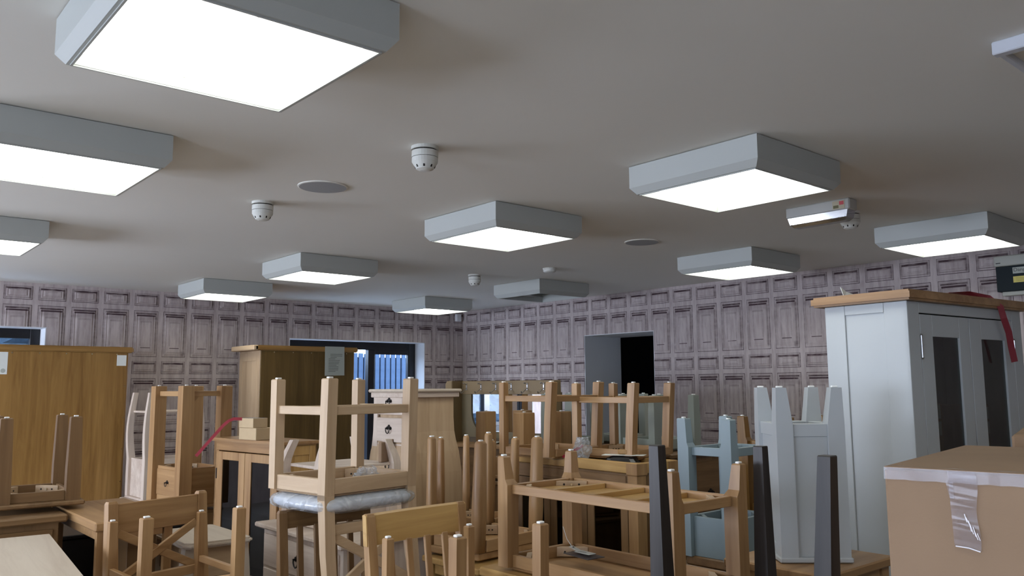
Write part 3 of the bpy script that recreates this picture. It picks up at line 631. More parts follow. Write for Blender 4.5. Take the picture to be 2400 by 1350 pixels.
def inv_table(name, label, cat, x, y, rz, zf, w, d, base, kind, group=None, topkind=None, tip=.034, th=.045, shelf=None, shelf_t=.03, apron=None, ah=.05, slab=.022, over=.03, drawer=None, batten=0, legz=None, flare=0, box=False, glides=True, rails=None, block=True, inner_taper=True, shelfbox=False):
    """table/stand upside down. zf feet, shelf=z of the shelf's upper (visible) edge, apron=z of the apron edge"""
    t = thing(name, label, cat, (x, y, base), rz, group); Z = lambda z: z-base; hw_, hd = w/2, d/2
    for sx in (-1, 1):
        for sy in (-1, 1):
            zl = (shelf if shelf else apron+.10)
            ox, oy = sx*hw_, sy*hd
            k = (th-tip)/2 if inner_taper else 0
            secs = [(ox, oy, Z(apron-ah), th/2, th/2), (ox, oy, Z(zl), th/2, th/2)]
            if flare: secs += [(ox+sx*k*.55, oy+sy*k*.55, Z(zl+.02), th/2-k*.55, th/2-k*.55)]
            secs += [(ox+sx*k, oy+sy*k, Z(zf-.004), tip/2, tip/2), (ox+sx*k, oy+sy*k, Z(zf), tip/2-.003, tip/2-.003)]
            lg = MB().loft(secs).build('leg', M(kind, 'z'), t)
            if glides: glide(ox+sx*k, oy+sy*k, Z(zf), lg, .010)
    def ring(z0, z1, nm, thk=.02):
        MB().box(-hw_+th/2, hw_-th/2, -hd-.004, -hd-.004+thk, Z(z0), Z(z1), .002).build(nm, M(kind, 'x'), t)
        MB().box(-hw_+th/2, hw_-th/2, hd+.004-thk, hd+.004, Z(z0), Z(z1), .002).build(nm, M(kind, 'x'), t)
        MB().box(-hw_-.004, -hw_-.004+thk, -hd+th/2, hd-th/2, Z(z0), Z(z1), .002).build(nm, M(kind, 'y'), t)
        MB().box(hw_+.004-thk, hw_+.004, -hd+th/2, hd-th/2, Z(z0), Z(z1), .002).build(nm, M(kind, 'y'), t)
    def blocks(z, h):
        for sx in (-1, 1):
            for sy in (-1, 1):
                p = Vector((sx*(hw_-.10), sy*(hd-.012), Z(z-h/2-.004))); q_ = Vector((sx*(hw_-.012), sy*(hd-.10), Z(z-h/2-.004)))
                cb = MB().bar(p, q_, .020, h, b=.001).build('corner_block', M('pale' if not kind.startswith('paint') else kind, 'x'), t)
                nrm = Vector((-sx, -sy, 0)).normalized(); mid = (p+q_)/2+nrm*.0095; h_ = MB()
                for k in (-1, 1):
                    c0 = mid+(q_-p).normalized()*.030*k; h_.tube([c0, c0+nrm*.002], .0042, 10)
                h_.build('screw_hole', HOLE, cb); MB().tube([mid, mid+nrm*.006], .005, 10).build('bolt', BRASS, cb)
    if shelf:
        ring(shelf-shelf_t, shelf, 'shelf_rail')
        MB().box(-hw_+.01, hw_-.01, -hd+.01, hd-.01, Z(shelf-shelf_t), Z(shelf-shelf_t+.010), 0).build('shelf_board', M(kind if kind.startswith('paint') else 'golden', 'y' if d > w else 'x'), t)
        for k in range(batten):
            yy = -hd+(k+1)*d/(batten+1); MB().box(-hw_+.02, hw_-.02, yy-.012, yy+.012, Z(shelf-shelf_t+.01), Z(shelf-.006), .001).build('batten', M('golden', 'x'), t)
        if block: blocks(shelf-.002, shelf_t*.75)
    if rails:
        z, h = rails
        for s_ in (-1, 1):
            MB().box(-hw_, hw_, s_*hd-.009, s_*hd+.009, Z(z-h/2), Z(z+h/2), .002).build('stretcher', M(kind, 'x'), t)
            MB().box(s_*hw_-.009, s_*hw_+.009, -hd, hd, Z(z-h/2), Z(z+h/2), .002).build('stretcher', M(kind, 'y'), t)
    ring(apron-ah, apron, 'apron')
    if block: blocks(apron, min(.05, ah*.8))
    if drawer:
        dz0, dz1, side = drawer
        if side == 'y': dr = MB().box(-hw_+th/2+.004, hw_-th/2-.004, -hd-.010, -hd+.006, Z(dz0), Z(dz1), .003).build('drawer', M(kind, 'x'), t); handle(dr, 0, Z((dz0+dz1)/2), -hd-.010, .8)
        else: dr = MB().box(-hw_-.010, -hw_+.006, -hd+th/2+.004, hd-th/2-.004, Z(dz0), Z(dz1), .003).build('drawer', M(kind, 'y'), t); handle(dr, 0, Z((dz0+dz1)/2), -hw_-.010, .8, '-x')
    MB().box(-hw_-over, hw_+over, -hd-over, hd+over, Z(apron-ah-slab), Z(apron-ah), .006).build('table_top', M(topkind or kind, 'y' if d > w else 'x'), t)
    return t
def table(name, label, cat, x0, x1, y0, y1, ztop, kind, slab=.03, th=.05, ah=.07, base=0, group=None, rz=0, inset=.02, rnd=0):
    cx, cy = (x0+x1)/2, (y0+y1)/2; hw_, hd = (x1-x0)/2, (y1-y0)/2
    t = thing(name, label, cat, (cx, cy, base), rz, group); Z = lambda z: z-base
    MB().box(-hw_, hw_, -hd, hd, Z(ztop-slab), Z(ztop), .006).build('table_top', M(kind, 'y' if hd > hw_ else 'x'), t)
    for sx in (-1, 1):
        for sy in (-1, 1): MB().loft([(sx*(hw_-inset-th/2), sy*(hd-inset-th/2), 0, th*.4, th*.4), (sx*(hw_-inset-th/2), sy*(hd-inset-th/2), Z(ztop-slab), th/2, th/2)]).build('leg', M(kind, 'z'), t)
    e = inset+.006
    if ah:
        MB().box(-hw_+e+th, hw_-e-th, -hd+e, -hd+e+.02, Z(ztop-slab-ah), Z(ztop-slab), .002).box(-hw_+e+th, hw_-e-th, hd-e-.02, hd-e, Z(ztop-slab-ah), Z(ztop-slab), .002).box(-hw_+e, -hw_+e+.02, -hd+e+th, hd-e-th, Z(ztop-slab-ah), Z(ztop-slab), .002).box(hw_-e-.02, hw_-e, -hd+e+th, hd-e-th, Z(ztop-slab-ah), Z(ztop-slab), .002).build('apron', M(kind, 'x'), t)
    return t
def chest(name, label, cat, x0, x1, y0, y1, ztop, kind, base=0, slab=.03, over=.02, drawers=0, side='y', group=None, rz=0, hs=1.0):
    cx, cy = (x0+x1)/2, (y0+y1)/2; hw_, hd = (x1-x0)/2-over, (y1-y0)/2-over
    t = thing(name, label, cat, (cx, cy, base), rz, group); Z = lambda z: z-base
    MB().box(-hw_-over, hw_+over, -hd-over, hd+over, Z(ztop-slab), Z(ztop), .007).build('top', M(kind, 'x'), t)
    MB().box(-hw_, hw_, -hd, hd, 0, Z(ztop-slab), .003).build('body', M(kind, 'z'), t)
    H_ = Z(ztop-slab)
    for k in range(drawers):
        z1 = H_-.03-k*(H_-.06)/drawers; z0 = z1-(H_-.06)/drawers+.012
        if side == 'y': dr = MB().box(-hw_+.025, hw_-.025, -hd-.012, -hd+.004, z0, z1, .003).build('drawer', M(kind, 'x'), t); handle(dr, 0, (z0+z1)/2, -hd-.012, hs)
        else: dr = MB().box(-hw_-.012, -hw_+.004, -hd+.025, hd-.025, z0, z1, .003).build('drawer', M(kind, 'y'), t); handle(dr, 0, (z0+z1)/2, -hw_-.012, hs, '-x')
    return t

# ------------------------------------------------------------------ wardrobes against the far wall
def wardrobe_back(label, x0, x1, yb, depth, z, kind, panel, lx=None):
    t = thing('wardrobe', label, 'wardrobe', ((x0+x1)/2, yb+depth/2, 0)); hw_ = (x1-x0)/2; hd = depth/2
    MB().box(-hw_, hw_, -hd+.006, hd, 0, z-.05, .004).build('carcass', M(panel[1], 'z'), t)
    MB().box(-hw_+.012, hw_-.012, -hd, -hd+.007, .08, z-.052, .001).build('back_panel', M(panel[0], 'z'), t)
    o = .045
    MB().prism([(-hw_-o, -hd-.012), (hw_+o-.02, -hd-.012), (hw_+o, -hd+.008), (hw_+o, hd+o), (-hw_-o, hd+o)], 'z', z-.05, z+.002, .010).build('cornice', M(kind, 'x'), t)
    mb = MB()
    for k in range(int((2*hw_-.1)/.205)+1):
        u = hw_-.10-.205*k; mb.tube([(u, -hd-.003, z-.066), (u, -hd+.001, z-.066)], .006, 8)
    for k in range(5): mb.tube([(hw_-.022, -hd-.003, z-.35-.28*k), (hw_-.022, -hd+.001, z-.35-.28*k)], .005, 8)
    mb.build('screw', BRASS, t)
    return t, hw_, hd
w1, hw_, hd = wardrobe_back('golden oak wardrobe seen from behind at the left edge of the photo', 1.02, 2.245, 7.95, .56, 1.722, 'honey', ('honey', 'honey'))
MB().box(hw_-.098, hw_-.018, -hd-.0015, -hd, 1.555, 1.65, 0).build('label_paper', PAPER, w1, label='small cream label')
l_ = MB().box(-.42, -.335, -hd-.0015, -hd, 1.475, 1.66, 0).build('label_paper', PAPER, w1, label='white paper notice')
MB().tube([(-.365, -hd-.003, 1.505), (-.365, -hd-.001, 1.505)], .018, 14).build('printed_spot', PAPERG, l_)
w2, hw_, hd = wardrobe_back('brown backed wardrobe with a paper notice, in front of the big window', 3.46, 4.53, 7.88, .50, 1.772, 'honey', ('olive', 'pale'))
# its left side: pale frame and recessed panel
MB().box(-hw_-.004, -hw_+.002, -hd+.02, -hd+.09, .05, 1.70, .001).box(-hw_-.004, -hw_+.002, hd-.09, hd-.01, .05, 1.70, .001).box(-hw_-.004, -hw_+.002, -hd+.09, hd-.09, 1.62, 1.70, .001).build('side_frame', M('pale', 'z'), w2)
MB().box(-hw_-.075, -hw_-.02, -hd-.012, hd+.05, 1.722, 1.774, .008).build('cornice_end', M('pale', 'y'), w2)
pn = MB().hexa([(.175, -hd-.017, 1.47), (.405, -hd-.017, 1.475), (.405, -hd-.015, 1.475), (.175, -hd-.015, 1.47), (.172, -hd-.018, 1.778), (.40, -hd-.018, 1.778), (.40, -hd-.016, 1.778), (.172, -hd-.016, 1.778)]).build('notice', PAPERG, w2, label='paper notice in a plastic sleeve')
rr = random.Random(2); z_ = 1.70
for k in range(12):
    a = .215 if k > 2 else .235; b = a+rr.uniform(.07, .145)
    MB().box(a, b, -hd-.0195, -hd-.0185, z_-.006, z_, 0).build('printed_line', plain('ink_soft', (.17, .18, .15), .8), pn); z_ -= .0165

# tall whitewashed chest with curved sides
def bombe_chest():
    x, y, w, d, zt = 3.125, 4.6316, .396, .4234, 1.335
    t = thing('narrow_chest', 'whitewashed tall narrow chest with flared sides and iron drop handles', 'chest', (x, y, 0), .021)
    prof = [(.24, 0), (.24, .55), (.235, .80), (.222, .93), (.208, 1.0), (.200, 1.06), (.196, 1.15), (.196, zt-.03)]
    MB().loft([(0, 0, z, a-.02, a*.98) for a, z in prof[:]]).build('body', M('pale', 'z'), t)
    MB().box(-.222, .222, -.232, .232, zt-.022, zt, .008).build('top', M('ply', 'x'), t)
    MB().box(-.208, .208, -.216, .216, zt-.055, zt-.022, .004).build('moulding', M('white', 'x'), t)
    fr = MB(); x0 = -.180
    for s_ in (-1, 1):   # shaped face-frame stiles
        pts = [(s_*a, z) for a, z in prof]; inn = [(s_*.150, prof[-1][1]), (s_*.150, 0)]
        fr.prism(pts+inn, 'x', -.196, -.183)
    fr.box(-.193, -.183, -.150, .150, 1.170, 1.200, .001).box(-.193, -.183, -.150, .150, .93, .985, .001)
    fr.build('face_frame', M('white', 'z'), t)
    for z0, z1 in ((1.203, 1.290), (.995, 1.150), (.76, .92), (.53, .72)):
        dr = MB().box(-.203, -.183, -.146, .146, z0, z1, .004).build('drawer', M('white', 'y'), t)
        handle(dr, .0, (z0+z1)/2+.010, -.203, 1.05, '-x')
    MB().bar((-.21, -.02, 1.01), (-.235, -.045, .90), .07, .006, (0, 1, 0)).build('cardboard_corner', CARD, t)
bombe_chest()

# hall stand with hooks and mirror
def hall_stand():
    t = thing('hall_stand', 'olive brown hall stand with six coat hooks and rounded mirror', 'hall stand', (4.35, 5.113, 0), R(-82.1))
    wd = plain('hall_olive', (.21, .145, .07), .5, 0, .4, .08, 5)
    fr_ = .0
    MB().prism([(-.603, .35), (-.603, 1.37), (-.585, 1.395), (-.56, 1.396), (-.522, 1.396), (-.522, .35)], 'y', -.12, .02, .004).build('side_board', wd, t)
    MB().box(.50, .532, -.06, .02, .35, 1.39, .004).build('side_board', wd, t)
    MB().box(-.522, .53, -.004, .02, 1.283, 1.394, .003).build('hook_rail', wd, t)
    MB().box(-.522, .53, .02, .035, .35, 1.30, 0).build('back_board', plain('hall_back', (.13, .09, .05), .6), t)
    poly = [(-.411, 1.283), (-.411, 1.15)]+[(-.411+.12*(1-math.cos(a)), 1.15-.17*math.sin(a)) for a in [R(10*k) for k in range(1, 10)]]
    poly += [(.35, .98)]+[(.35+.12*math.sin(a), 1.15-.17*math.cos(a)) for a in [R(10*k) for k in range(1, 9)]]+[(.47, 1.15), (.47, 1.283)]
    MB().prism(poly, 'y', .008, .014).build('mirror', MIRROR, t)
    outer = [(-.522, 1.283), (-.522, .93), (.50, .93), (.50, 1.283)]
    bmf = MB(); inn = poly
    # surround: strips between the mirror edge and the carcass
    n = len(inn)
    L_ = [p for p in inn if p[0] < 0]; Rr = [p for p in inn if p[0] > 0]
    bmf.prism([(-.522, 1.283)]+L_+[(-.29, .93), (-.522, .93)], 'y', -.002, .010); bmf.prism([(.50, .93), (.35, .93)]+Rr+[(.50, 1.283)], 'y', -.002, .010)
    bmf.box(-.30, .36, -.002, .010, .93, .98, 0)
    bmf.build('mirror_surround', plain('hall_surround', (.15, .115, .055), .5), t)
    MB().box(-.56, .53, -.20, .02, .86, .888, .004).build('ledge', M('oak', 'x'), t)
    MB().box(-.518, .498, -.17, .0, .35, .86, .004).build('cupboard', M('brown', 'x'), t)
    for k in range(6):
        u = -.463+.1685*k; mb = MB()
        mb.box(u-.006, u+.006, -.008, -.004, 1.318, 1.372, .001)
        mb.tube([(u, -.006, 1.362), (u, -.028, 1.372), (u-.004, -.034, 1.372)], .0035, 8); mb.lathe([(.002, 1.366), (.007, 1.372), (.002, 1.379)], 10, (u-.004, -.036))
        mb.tube([(u, -.006, 1.335), (u, -.030, 1.318), (u, -.060, 1.298), (u, -.072, 1.292), (u, -.078, 1.30)], .0032, 8); mb.lathe([(.002, 1.296), (.007, 1.302), (.002, 1.309)], 10, (u, -.078))
        mb.build('coat_hook', STEEL, t)
hall_stand()
tag(MB().bar((0, 0, 0), (.14, .06, .012), .12, .002).build('paper_sheet', PAPER), 'white paper sheet lying on the hall stand ledge', 'paper', None, (4.235, 5.22, .892), 0)

# glass door display cabinet (left)
def display_cabinet():
    x, y, w, d, z = 2.426, 5.405, .278, .890, 1.0054
    t = thing('display_cabinet', 'honey oak glass-door cabinet with two small boxes on top', 'cabinet', (x, y, 0), .1387)
    hw_, hd = w/2-.015, d/2-.02
    MB().prism([(-w/2-.01, -d/2-.01), (w/2+.01, -d/2-.01), (w/2+.01, d/2+.01), (-w/2-.01, d/2+.01)], 'z', z-.022, z, .007).build('top', M('oak', 'y'), t)
    MB().box(-hw_, hw_, hd-.018, hd, 0, z-.022, .002).build('side', M('oak', 'z'), t)
    s_ = MB().box(-hw_, hw_, -hd, -hd+.018, 0, z-.022, .002).build('side', M('golden', 'z'), t)
    MB().box(-hw_+.02, -hw_+.065, -hd-.008, -hd, .06, z-.03, .002).box(hw_-.065, hw_-.02, -hd-.008, -hd, .06, z-.03, .002).box(-hw_+.065, hw_-.065, -hd-.008, -hd, z-.09, z-.03, .002).build('side_frame', M('golden', 'z'), s_)
    MB().box(hw_-.012, hw_, -hd, hd, 0, z-.022, .002).build('back', M('brown', 'z'), t)
    MB().box(-hw_+.01, hw_-.012, -hd+.018, hd-.018, .0, .10, .002).box(-hw_+.03, hw_-.012, -hd+.018, hd-.018, .45, .465, .001).build('shelf', M('brown', 'y'), t)
    MB().box(-hw_, -hw_+.016, -hd, hd, z-.085, z-.022, .002).box(-hw_, -hw_+.016, hd-.05, hd, 0, z-.085, .002).box(-hw_, -hw_+.016, -hd, -hd+.05, 0, z-.085, .002).build('face_frame', M('oak', 'y'), t)
    for (a, b) in ((hd-.052, .015), (.010, -hd+.052)):
        y1, y0 = max(a, b), min(a, b)
        dr = MB().box(-hw_-.016, -hw_, y1-.075, y1, .08, z-.09, .002).box(-hw_-.016, -hw_, y0, y0+.075, .08, z-.09, .002).box(-hw_-.016, -hw_, y0+.075, y1-.075, z-.145, z-.09, .002).box(-hw_-.016, -hw_, y0+.075, y1-.075, .08, .14, .002).build('door', M('oak', 'z'), t)
        MB().box(-hw_-.010, -hw_-.006, y0+.075, y1-.075, .14, z-.145, 0).build('glass', DARKGLASS, dr)
    for zz in (.80, .25): MB().tube([(-hw_-.018, hd-.055, zz), (-hw_-.018, hd-.055, zz-.07)], .004, 8).build('hinge', IRON, t)
display_cabinet()
tag(MB().box(-.066, .066, -.105, .105, 0, .080, .003).build('cardboard_box', CARD2), 'lower buff cardboard box on the glass-door cabinet', 'box', 'small boxes on the cabinet', (2.345, 5.365, 1.006), .14)
b_ = thing('cardboard_box', 'upper small taped box stacked on the buff box', 'box', (2.325, 5.37, 1.0865), .16, 'small boxes on the cabinet')
MB().box(-.055, .055, -.085, .085, 0, .062, .002).build('carton', CARD2, b_)
MB().box(-.052, .052, -.082, .082, .0622, .0635, 0).build('tape_wrap', FILM, b_)
tag(MB().ribbon([(0, 0, 0), (-.05, .02, .002), (-.08, .03, -.010), (-.11, .045, -.040), (-.18, .075, -.13), (-.26, .11, -.236)], .020, (-.6, .28, .75)).build('packing_strap', RED), 'red packing strap sticking out left of the small boxes', 'strap', 'red packing straps', (2.265, 5.41, 1.143), 0)

# glass fronted sideboard (centre)
def glass_sideboard():
    x, y, w, d, z = 3.6701, 3.5759, .3304, 1.1552, .9276
    t = thing('glass_sideboard', 'oak sideboard with dark glass doors and rimmed top under upturned chairs', 'sideboard', (x, y, 0), -.0534); hw_, hd = w/2, d/2
    MB().box(-hw_+.02, hw_, -hd+.02, hd-.02, z-.060, z-.040, .003).build('top', M('golden', 'y'), t)
    for s_ in (-1, 1): MB().box(s_*hw_-s_*.030, s_*hw_, -hd, hd, z-.060, z, .004).build('top_rim', M('golden', 'y'), t)
    for s_ in (-1, 1): MB().box(-hw_+.03, hw_-.03, s_*hd-s_*.03, s_*hd, z-.06, z, .004).build('top_rim', M('golden', 'x'), t)
    pw = .082
    for sx in (-1, 1):
        for sy in (-1, 1):
            cx, cy = sx*(hw_-pw/2+.004), sy*(hd-pw/2+.004)
            MB().loft([(cx, cy, 0, pw/2-.006, pw/2-.006), (cx, cy, z-.072, pw/2-.006, pw/2-.006), (cx, cy, z-.064, pw/2, pw/2), (cx, cy, z-.004, pw/2, pw/2)]).build('corner_post', M('oak', 'z'), t)
    MB().box(-hw_+.012, -hw_+.030, -hd+pw, hd-pw, z-.145, z-.062, .002).build('upper_rail', M('brown', 'y'), t)
    dr = MB().box(-hw_+.006, -hw_+.020, -hd+pw+.01, hd-pw-.25, z-.128, z-.075, .002).build('drawer', M('brown', 'y'), t)
    MB().box(hw_-.03, hw_-.012, -hd+pw, hd-pw, 0, z-.062, .001).box(-hw_+.03, hw_-.03, hd-.03, hd-.012, 0, z-.062, .001).box(-hw_+.03, hw_-.03, -hd+.012, -hd+.03, 0, z-.062, .001).build('carcass', M('brown', 'z'), t)
    MB().box(-hw_+.03, hw_-.03, -hd+.03, hd-.03, .42, .435, .001).box(-hw_+.03, hw_-.03, -hd+.03, hd-.03, .05, .08, .001).build('shelf', M('brown', 'y'), t)
    L_ = d-2*pw; dw = L_/3
    for k in range(3):
        y0 = -hd+pw+dw*k+.003; y1 = y0+dw-.006
        do = MB().box(-hw_+.008, -hw_+.026, y0, y0+.055, .09, z-.148, .002).box(-hw_+.008, -hw_+.026, y1-.055, y1, .09, z-.148, .002).box(-hw_+.008, -hw_+.026, y0+.055, y1-.055, z-.20, z-.148, .002).box(-hw_+.008, -hw_+.026, y0+.055, y1-.055, .09, .15, .002).build('door', M('brown', 'z'), t)
        MB().box(-hw_+.015, -hw_+.019, y0+.055, y1-.055, .15, z-.20, 0).build('glass', DARKGLASS, do)
glass_sideboard()

# painted wardrobe at right
CLEARGLASS = glassm('wardrobe_glass', (.55, .56, .52), .03, .12)
def painted_wardrobe():
    x, y, w, d, z = 4.2937, 1.7818, 1.0905, .4104, 1.7184
    t = thing('painted_wardrobe', 'tall grey-white painted cabinet with oak top and two glazed doors', 'wardrobe', (x, y, 0), -.0971); hw_, hd = w/2, d/2
    pm = M('paint_white')
    MB().box(-hw_+.004, hw_-.02, hd-.015, hd, 0, z, .001).build('back', pm, t)
    sd = MB().box(-hw_+.008, -hw_+.022, -hd, hd, 0, z, .001).build('side_panel', pm, t)
    MB().box(-hw_, -hw_+.010, .100, hd, 0, z, .0015).box(-hw_, -hw_+.010, -hd, -.098, 0, z, .0015).box(-hw_, -hw_+.010, -.097, .0990, z-.045, z, .0015).box(-hw_, -hw_+.010, -.097, .099, 0, .12, .0015).build('side_frame', pm, sd)
    MB().box(hw_-.02, hw_, -hd+.001, hd, 0, z, .002).build('side_panel', pm, t)
    MB().box(-hw_+.02, hw_-.02, -hd+.03, hd-.02, .03, .05, 0).box(-hw_+.02, hw_-.02, -hd+.05, hd-.02, .86, .878, 0).build('shelf', plain('shelf_grey', (.12, .13, .12), .6), t)
    ff = MB().box(-hw_, -hw_+.098, -hd-.004, -hd+.016, 0, z, .002).box(hw_-.098, hw_, -hd-.004, -hd+.016, 0, z, .002).box(-hw_+.098, hw_-.098, -hd-.004, -hd+.016, z-.050, z, .002).box(-hw_+.098, hw_-.098, -hd-.004, -hd+.016, 0, .10, .002).build('face_frame', pm, t)
    MB().box(-hw_+.099, hw_-.099, -hd+.012, -hd+.014, z-.058, z-.048, 0).build('door_gap', VOID, ff)
    for (a, b) in ((-.444, -.003), (.003, .444)):
        g0, g1 = (a+.104, b-.094) if a < 0 else (a+.112, b-.090)
        zt = z-.056
        do = MB().box(a, g0, -hd-.004, -hd+.012, .104, zt, .0015).box(g1, b, -hd-.004, -hd+.012, .104, zt, .0015).box(g0, g1, -hd-.004, -hd+.012, z-.156, zt, .0015).box(g0, g1, -hd-.004, -hd+.012, .104, .60, .0015).build('door', pm, t)
        MB().box(g0, g1, -hd+.006, -hd+.009, .60, z-.156, 0).build('glass', CLEARGLASS, do)
        hx = a-.002 if a < 0 else b+.004
        for zz in (1.465, .45):
            hg = MB()
            hg.tube([(hx, -hd-.008, zz), (hx, -hd-.008, zz+.10)], .0058, 10); hg.lathe([(.003, zz-.008), (.0075, zz-.002), (.003, zz+.002)], 10, (hx, -hd-.008)); hg.lathe([(.003, zz+.098), (.0075, zz+.102), (.003, zz+.108)], 10, (hx, -hd-.008))
            hg.build('hinge', STEEL, do)
    MB().prism([(-hw_-.045, -hd-.045), (hw_+.045, -hd-.045), (hw_+.045, hd+.045), (-hw_-.045, hd+.045)], 'z', z+.001, z+.048, .009).build('oak_top', M('oak', 'y'), t)
    return t
painted_wardrobe()
# blocks added inside it, standing in for reflections in the glass
t = thing('reflection_block', 'pale blocks behind the left glazed door of the painted cabinet, standing in for a reflection', 'carton', (4.13, 1.80, .879), -.0971)
MB().box(-.12, .12, -.08, .08, 0, .37, .003).build('carton', M('pale'), t)  # wood-toned block in place of mirrored furniture
for z0 in (.22, .30): MB().box(-.085, .085, -.088, -.081, z0, z0+.066, 0).build('front', PAPER, t)
t = thing('reflection_block', 'pale blocks behind the right glazed door of the painted cabinet, standing in for a reflection', 'carton', (4.60, 1.76, .879), -.0971)
MB().box(-.12, .12, -.08, .08, 0, .36, .003).build('carton', M('pale'), t)  # second block, likewise in place of mirrored furniture
for z0 in (.21, .285): MB().box(-.03, .10, -.088, -.081, z0, z0+.062, 0).build('front', PAPER, t)
tag(MB().ribbon([(0, 0, 0), (.08, -.05, .028), (.20, -.10, .030), (.275, -.17, .004), (.290, -.215, -.045), (.300, -.222, -.10), (.335, -.228, -.17), (.36, -.226, -.24), (.385, -.228, -.315)], .030, (.62, -.78, .1)).build('packing_strap', plain('dark_red_strap', (.20, .018, .028), .5)), 'dark red strap draped over the oak top of the painted cabinet', 'strap', 'red packing straps', (4.22, 1.722, 1.768), 0)
tag(MB().hexa([(0, 0, 0), (.11, -.05, 0), (.11, -.047, 0), (0, .003, 0), (-.015, .01, .055), (.02, 0, .034), (.02, .003, .034), (-.015, .013, .055)]).build('paper_scrap', PAPER), 'curled white paper scrap on top of the painted cabinet', 'paper', None, (3.86, 1.98, 1.767), 0)

# narrow upturned white cabinet
def white_cabinet():
    x, y, rz, w, d, zf = 3.1678, 1.8603, -.7432, .2031, .2667, 1.3358
    base = .657
    t = thing('upturned_cabinet', 'narrow white painted cabinet standing upside down, tapered feet up', 'cabinet', (x, y, base), rz); pm = M('paint_white'); Z = lambda v: v-base
    hw_, hd = w/2, d/2; th = .066
    for sx in (-1, 1):
        for sy in (-1, 1):
            k = .008
            lg = MB().loft([(sx*hw_, sy*hd, 0.02, th/2, th/2), (sx*hw_, sy*hd, Z(1.19), th/2, th/2), (sx*(hw_+k), sy*(hd+k), Z(zf), th/2-k-.004, th/2-k)]).build('leg', pm, t); glide(sx*(hw_+k), sy*(hd+k), Z(zf), lg, .012)
    for sy in (-1, 1):
        MB().box(-hw_+th/2, hw_-th/2, sy*hd-.025, sy*hd+.025, Z(1.142), Z(1.192), .0015).build('rail', pm, t)
        MB().box(-hw_+th/2, hw_-th/2, sy*hd-.020, sy*hd+.020, .02, Z(1.142), .001).build('panel', pm, t)
    for sx in (-1, 1):
        MB().box(sx*hw_-.025, sx*hw_+.025, -hd+th/2, hd-th/2, Z(1.142), Z(1.192), .0015).build('rail', pm, t); MB().box(sx*hw_-.025, sx*hw_+.025, -hd+th/2, hd-th/2, .02, .06, .0015).build('rail', pm, t)
        MB().box(sx*hw_-.018, sx*hw_+.018, -hd+th/2, hd-th/2, .06, Z(1.142), .001).build('panel', pm, t)
    MB().box(-hw_-.04, hw_+.04, -hd-.04, hd+.04, 0, .02, .004).build('top', pm, t)
white_cabinet()

# ------------------------------------------------------------------ upturned and upright chairs
inv_chair('upturned pale oak cross-back chair with plastic wrapped pad, feet highest', 1.7424, 3.1039, .1414, 1.3842, .4183, .3528, .999, .43, 'pale', .042, .046, 1.3842, .012, ('l', 'r', 'm', 'n'), .125, .034, .058, True, 'x', .44, over=.0, seat=.010)
up_chair('upright oak slat-back chair beneath the plastic wrapped pad', 1.665, 3.115, 0, .868, .375, 'slat', 'brown', railh=.058, nslats=4, rake=.035)
up_chair('upright cross-back oak chair in the left foreground', 1.22, 3.79, .2698, .885, .427, 'x', 'oak', railh=.125, tb=.042, rake=.03)
inv_chair('upturned chair with pale feet in front of the cross-back chair, left foreground', 1.19, 3.47, .057, .818, .365, .357, .515, .452, 'oak', .030, .040, .870, .004, ('l', 'r'), .195, .026, .045, group='upturned dining chairs', seat=.016)
up_chair('upright slat-back chair with wide golden top rail, centre foreground', 1.704, 2.512, .0788, .921, .41, 'slat', 'oak', railh=.092, over=.02, nslats=4, rake=.06)
inv_chair('upturned chair with white capped feet in front of the slat-back chair', 1.672, 2.19, .033, .859, .343, .362, .515, .452, 'oak', .028, .038, .908, .004, ('l', 'r'), .22, .028, .045, seat=.016)
inv_chair('upturned oak chair on the left of the glass sideboard, stretchers showing', 3.61, 3.82, .0527, 1.372, .43, .42, .975, .895, 'oak', .042, .050, 1.372, .030, ('l', 'n', 'r', 'm'), .10, .036, .045, seat=.012, over=0)
inv_chair('upturned oak chair on the right of the glass sideboard, stretchers showing', 3.86, 3.44, .0992, 1.363, .38, .43, .975, .895, 'oak', .042, .050, 1.363, .030, ('l', 'n', 'f', 'r'), .10, .036, .045, seat=.012, over=0)
inv_chair('upturned oak chair with rounded posts, nearer of the pair left of the sideboard', 2.6534, 3.3011, .1133, 1.098, .4075, .3478, .63, .53, 'oak', .044, .060, 1.090, .02, (), rnd=True, seatmat=None, seat=.035)
inv_chair('upturned oak chair with rounded posts, farther of the pair left of the sideboard', 3.10, 3.92, .2986, 1.045, .26, .36, .60, .52, 'oak', .040, .052, 1.040, .02, (), rnd=True, seat=.02)
inv_chair('upturned sage green painted stool behind the right end of the hall stand', 4.27, 4.30, .10, 1.292, .27, .26, .985, .922, 'paint_sage', .058, .058, None, 0, (), seat=.012, over=0, group='upturned sage green stools', name='stool', ah=.05, taper=.9)
inv_chair('upturned sage green painted stool in front of the dark doorway', 4.40, 3.62, -.1448, 1.283, .352, .338, 1.0, .922, 'paint_sage', .058, .058, None, 0, (), seat=.012, over=0, group='upturned sage green stools', name='stool', ah=.065, taper=.85)

inv_chair('upturned sage green painted stool farthest back between the other two', 4.76, 4.28, .12, 1.285, .27, .26, .985, .922, 'paint_sage', .058, .058, None, 0, (), seat=.012, over=0, group='upturned sage green stools', name='stool', ah=.05, taper=.9)
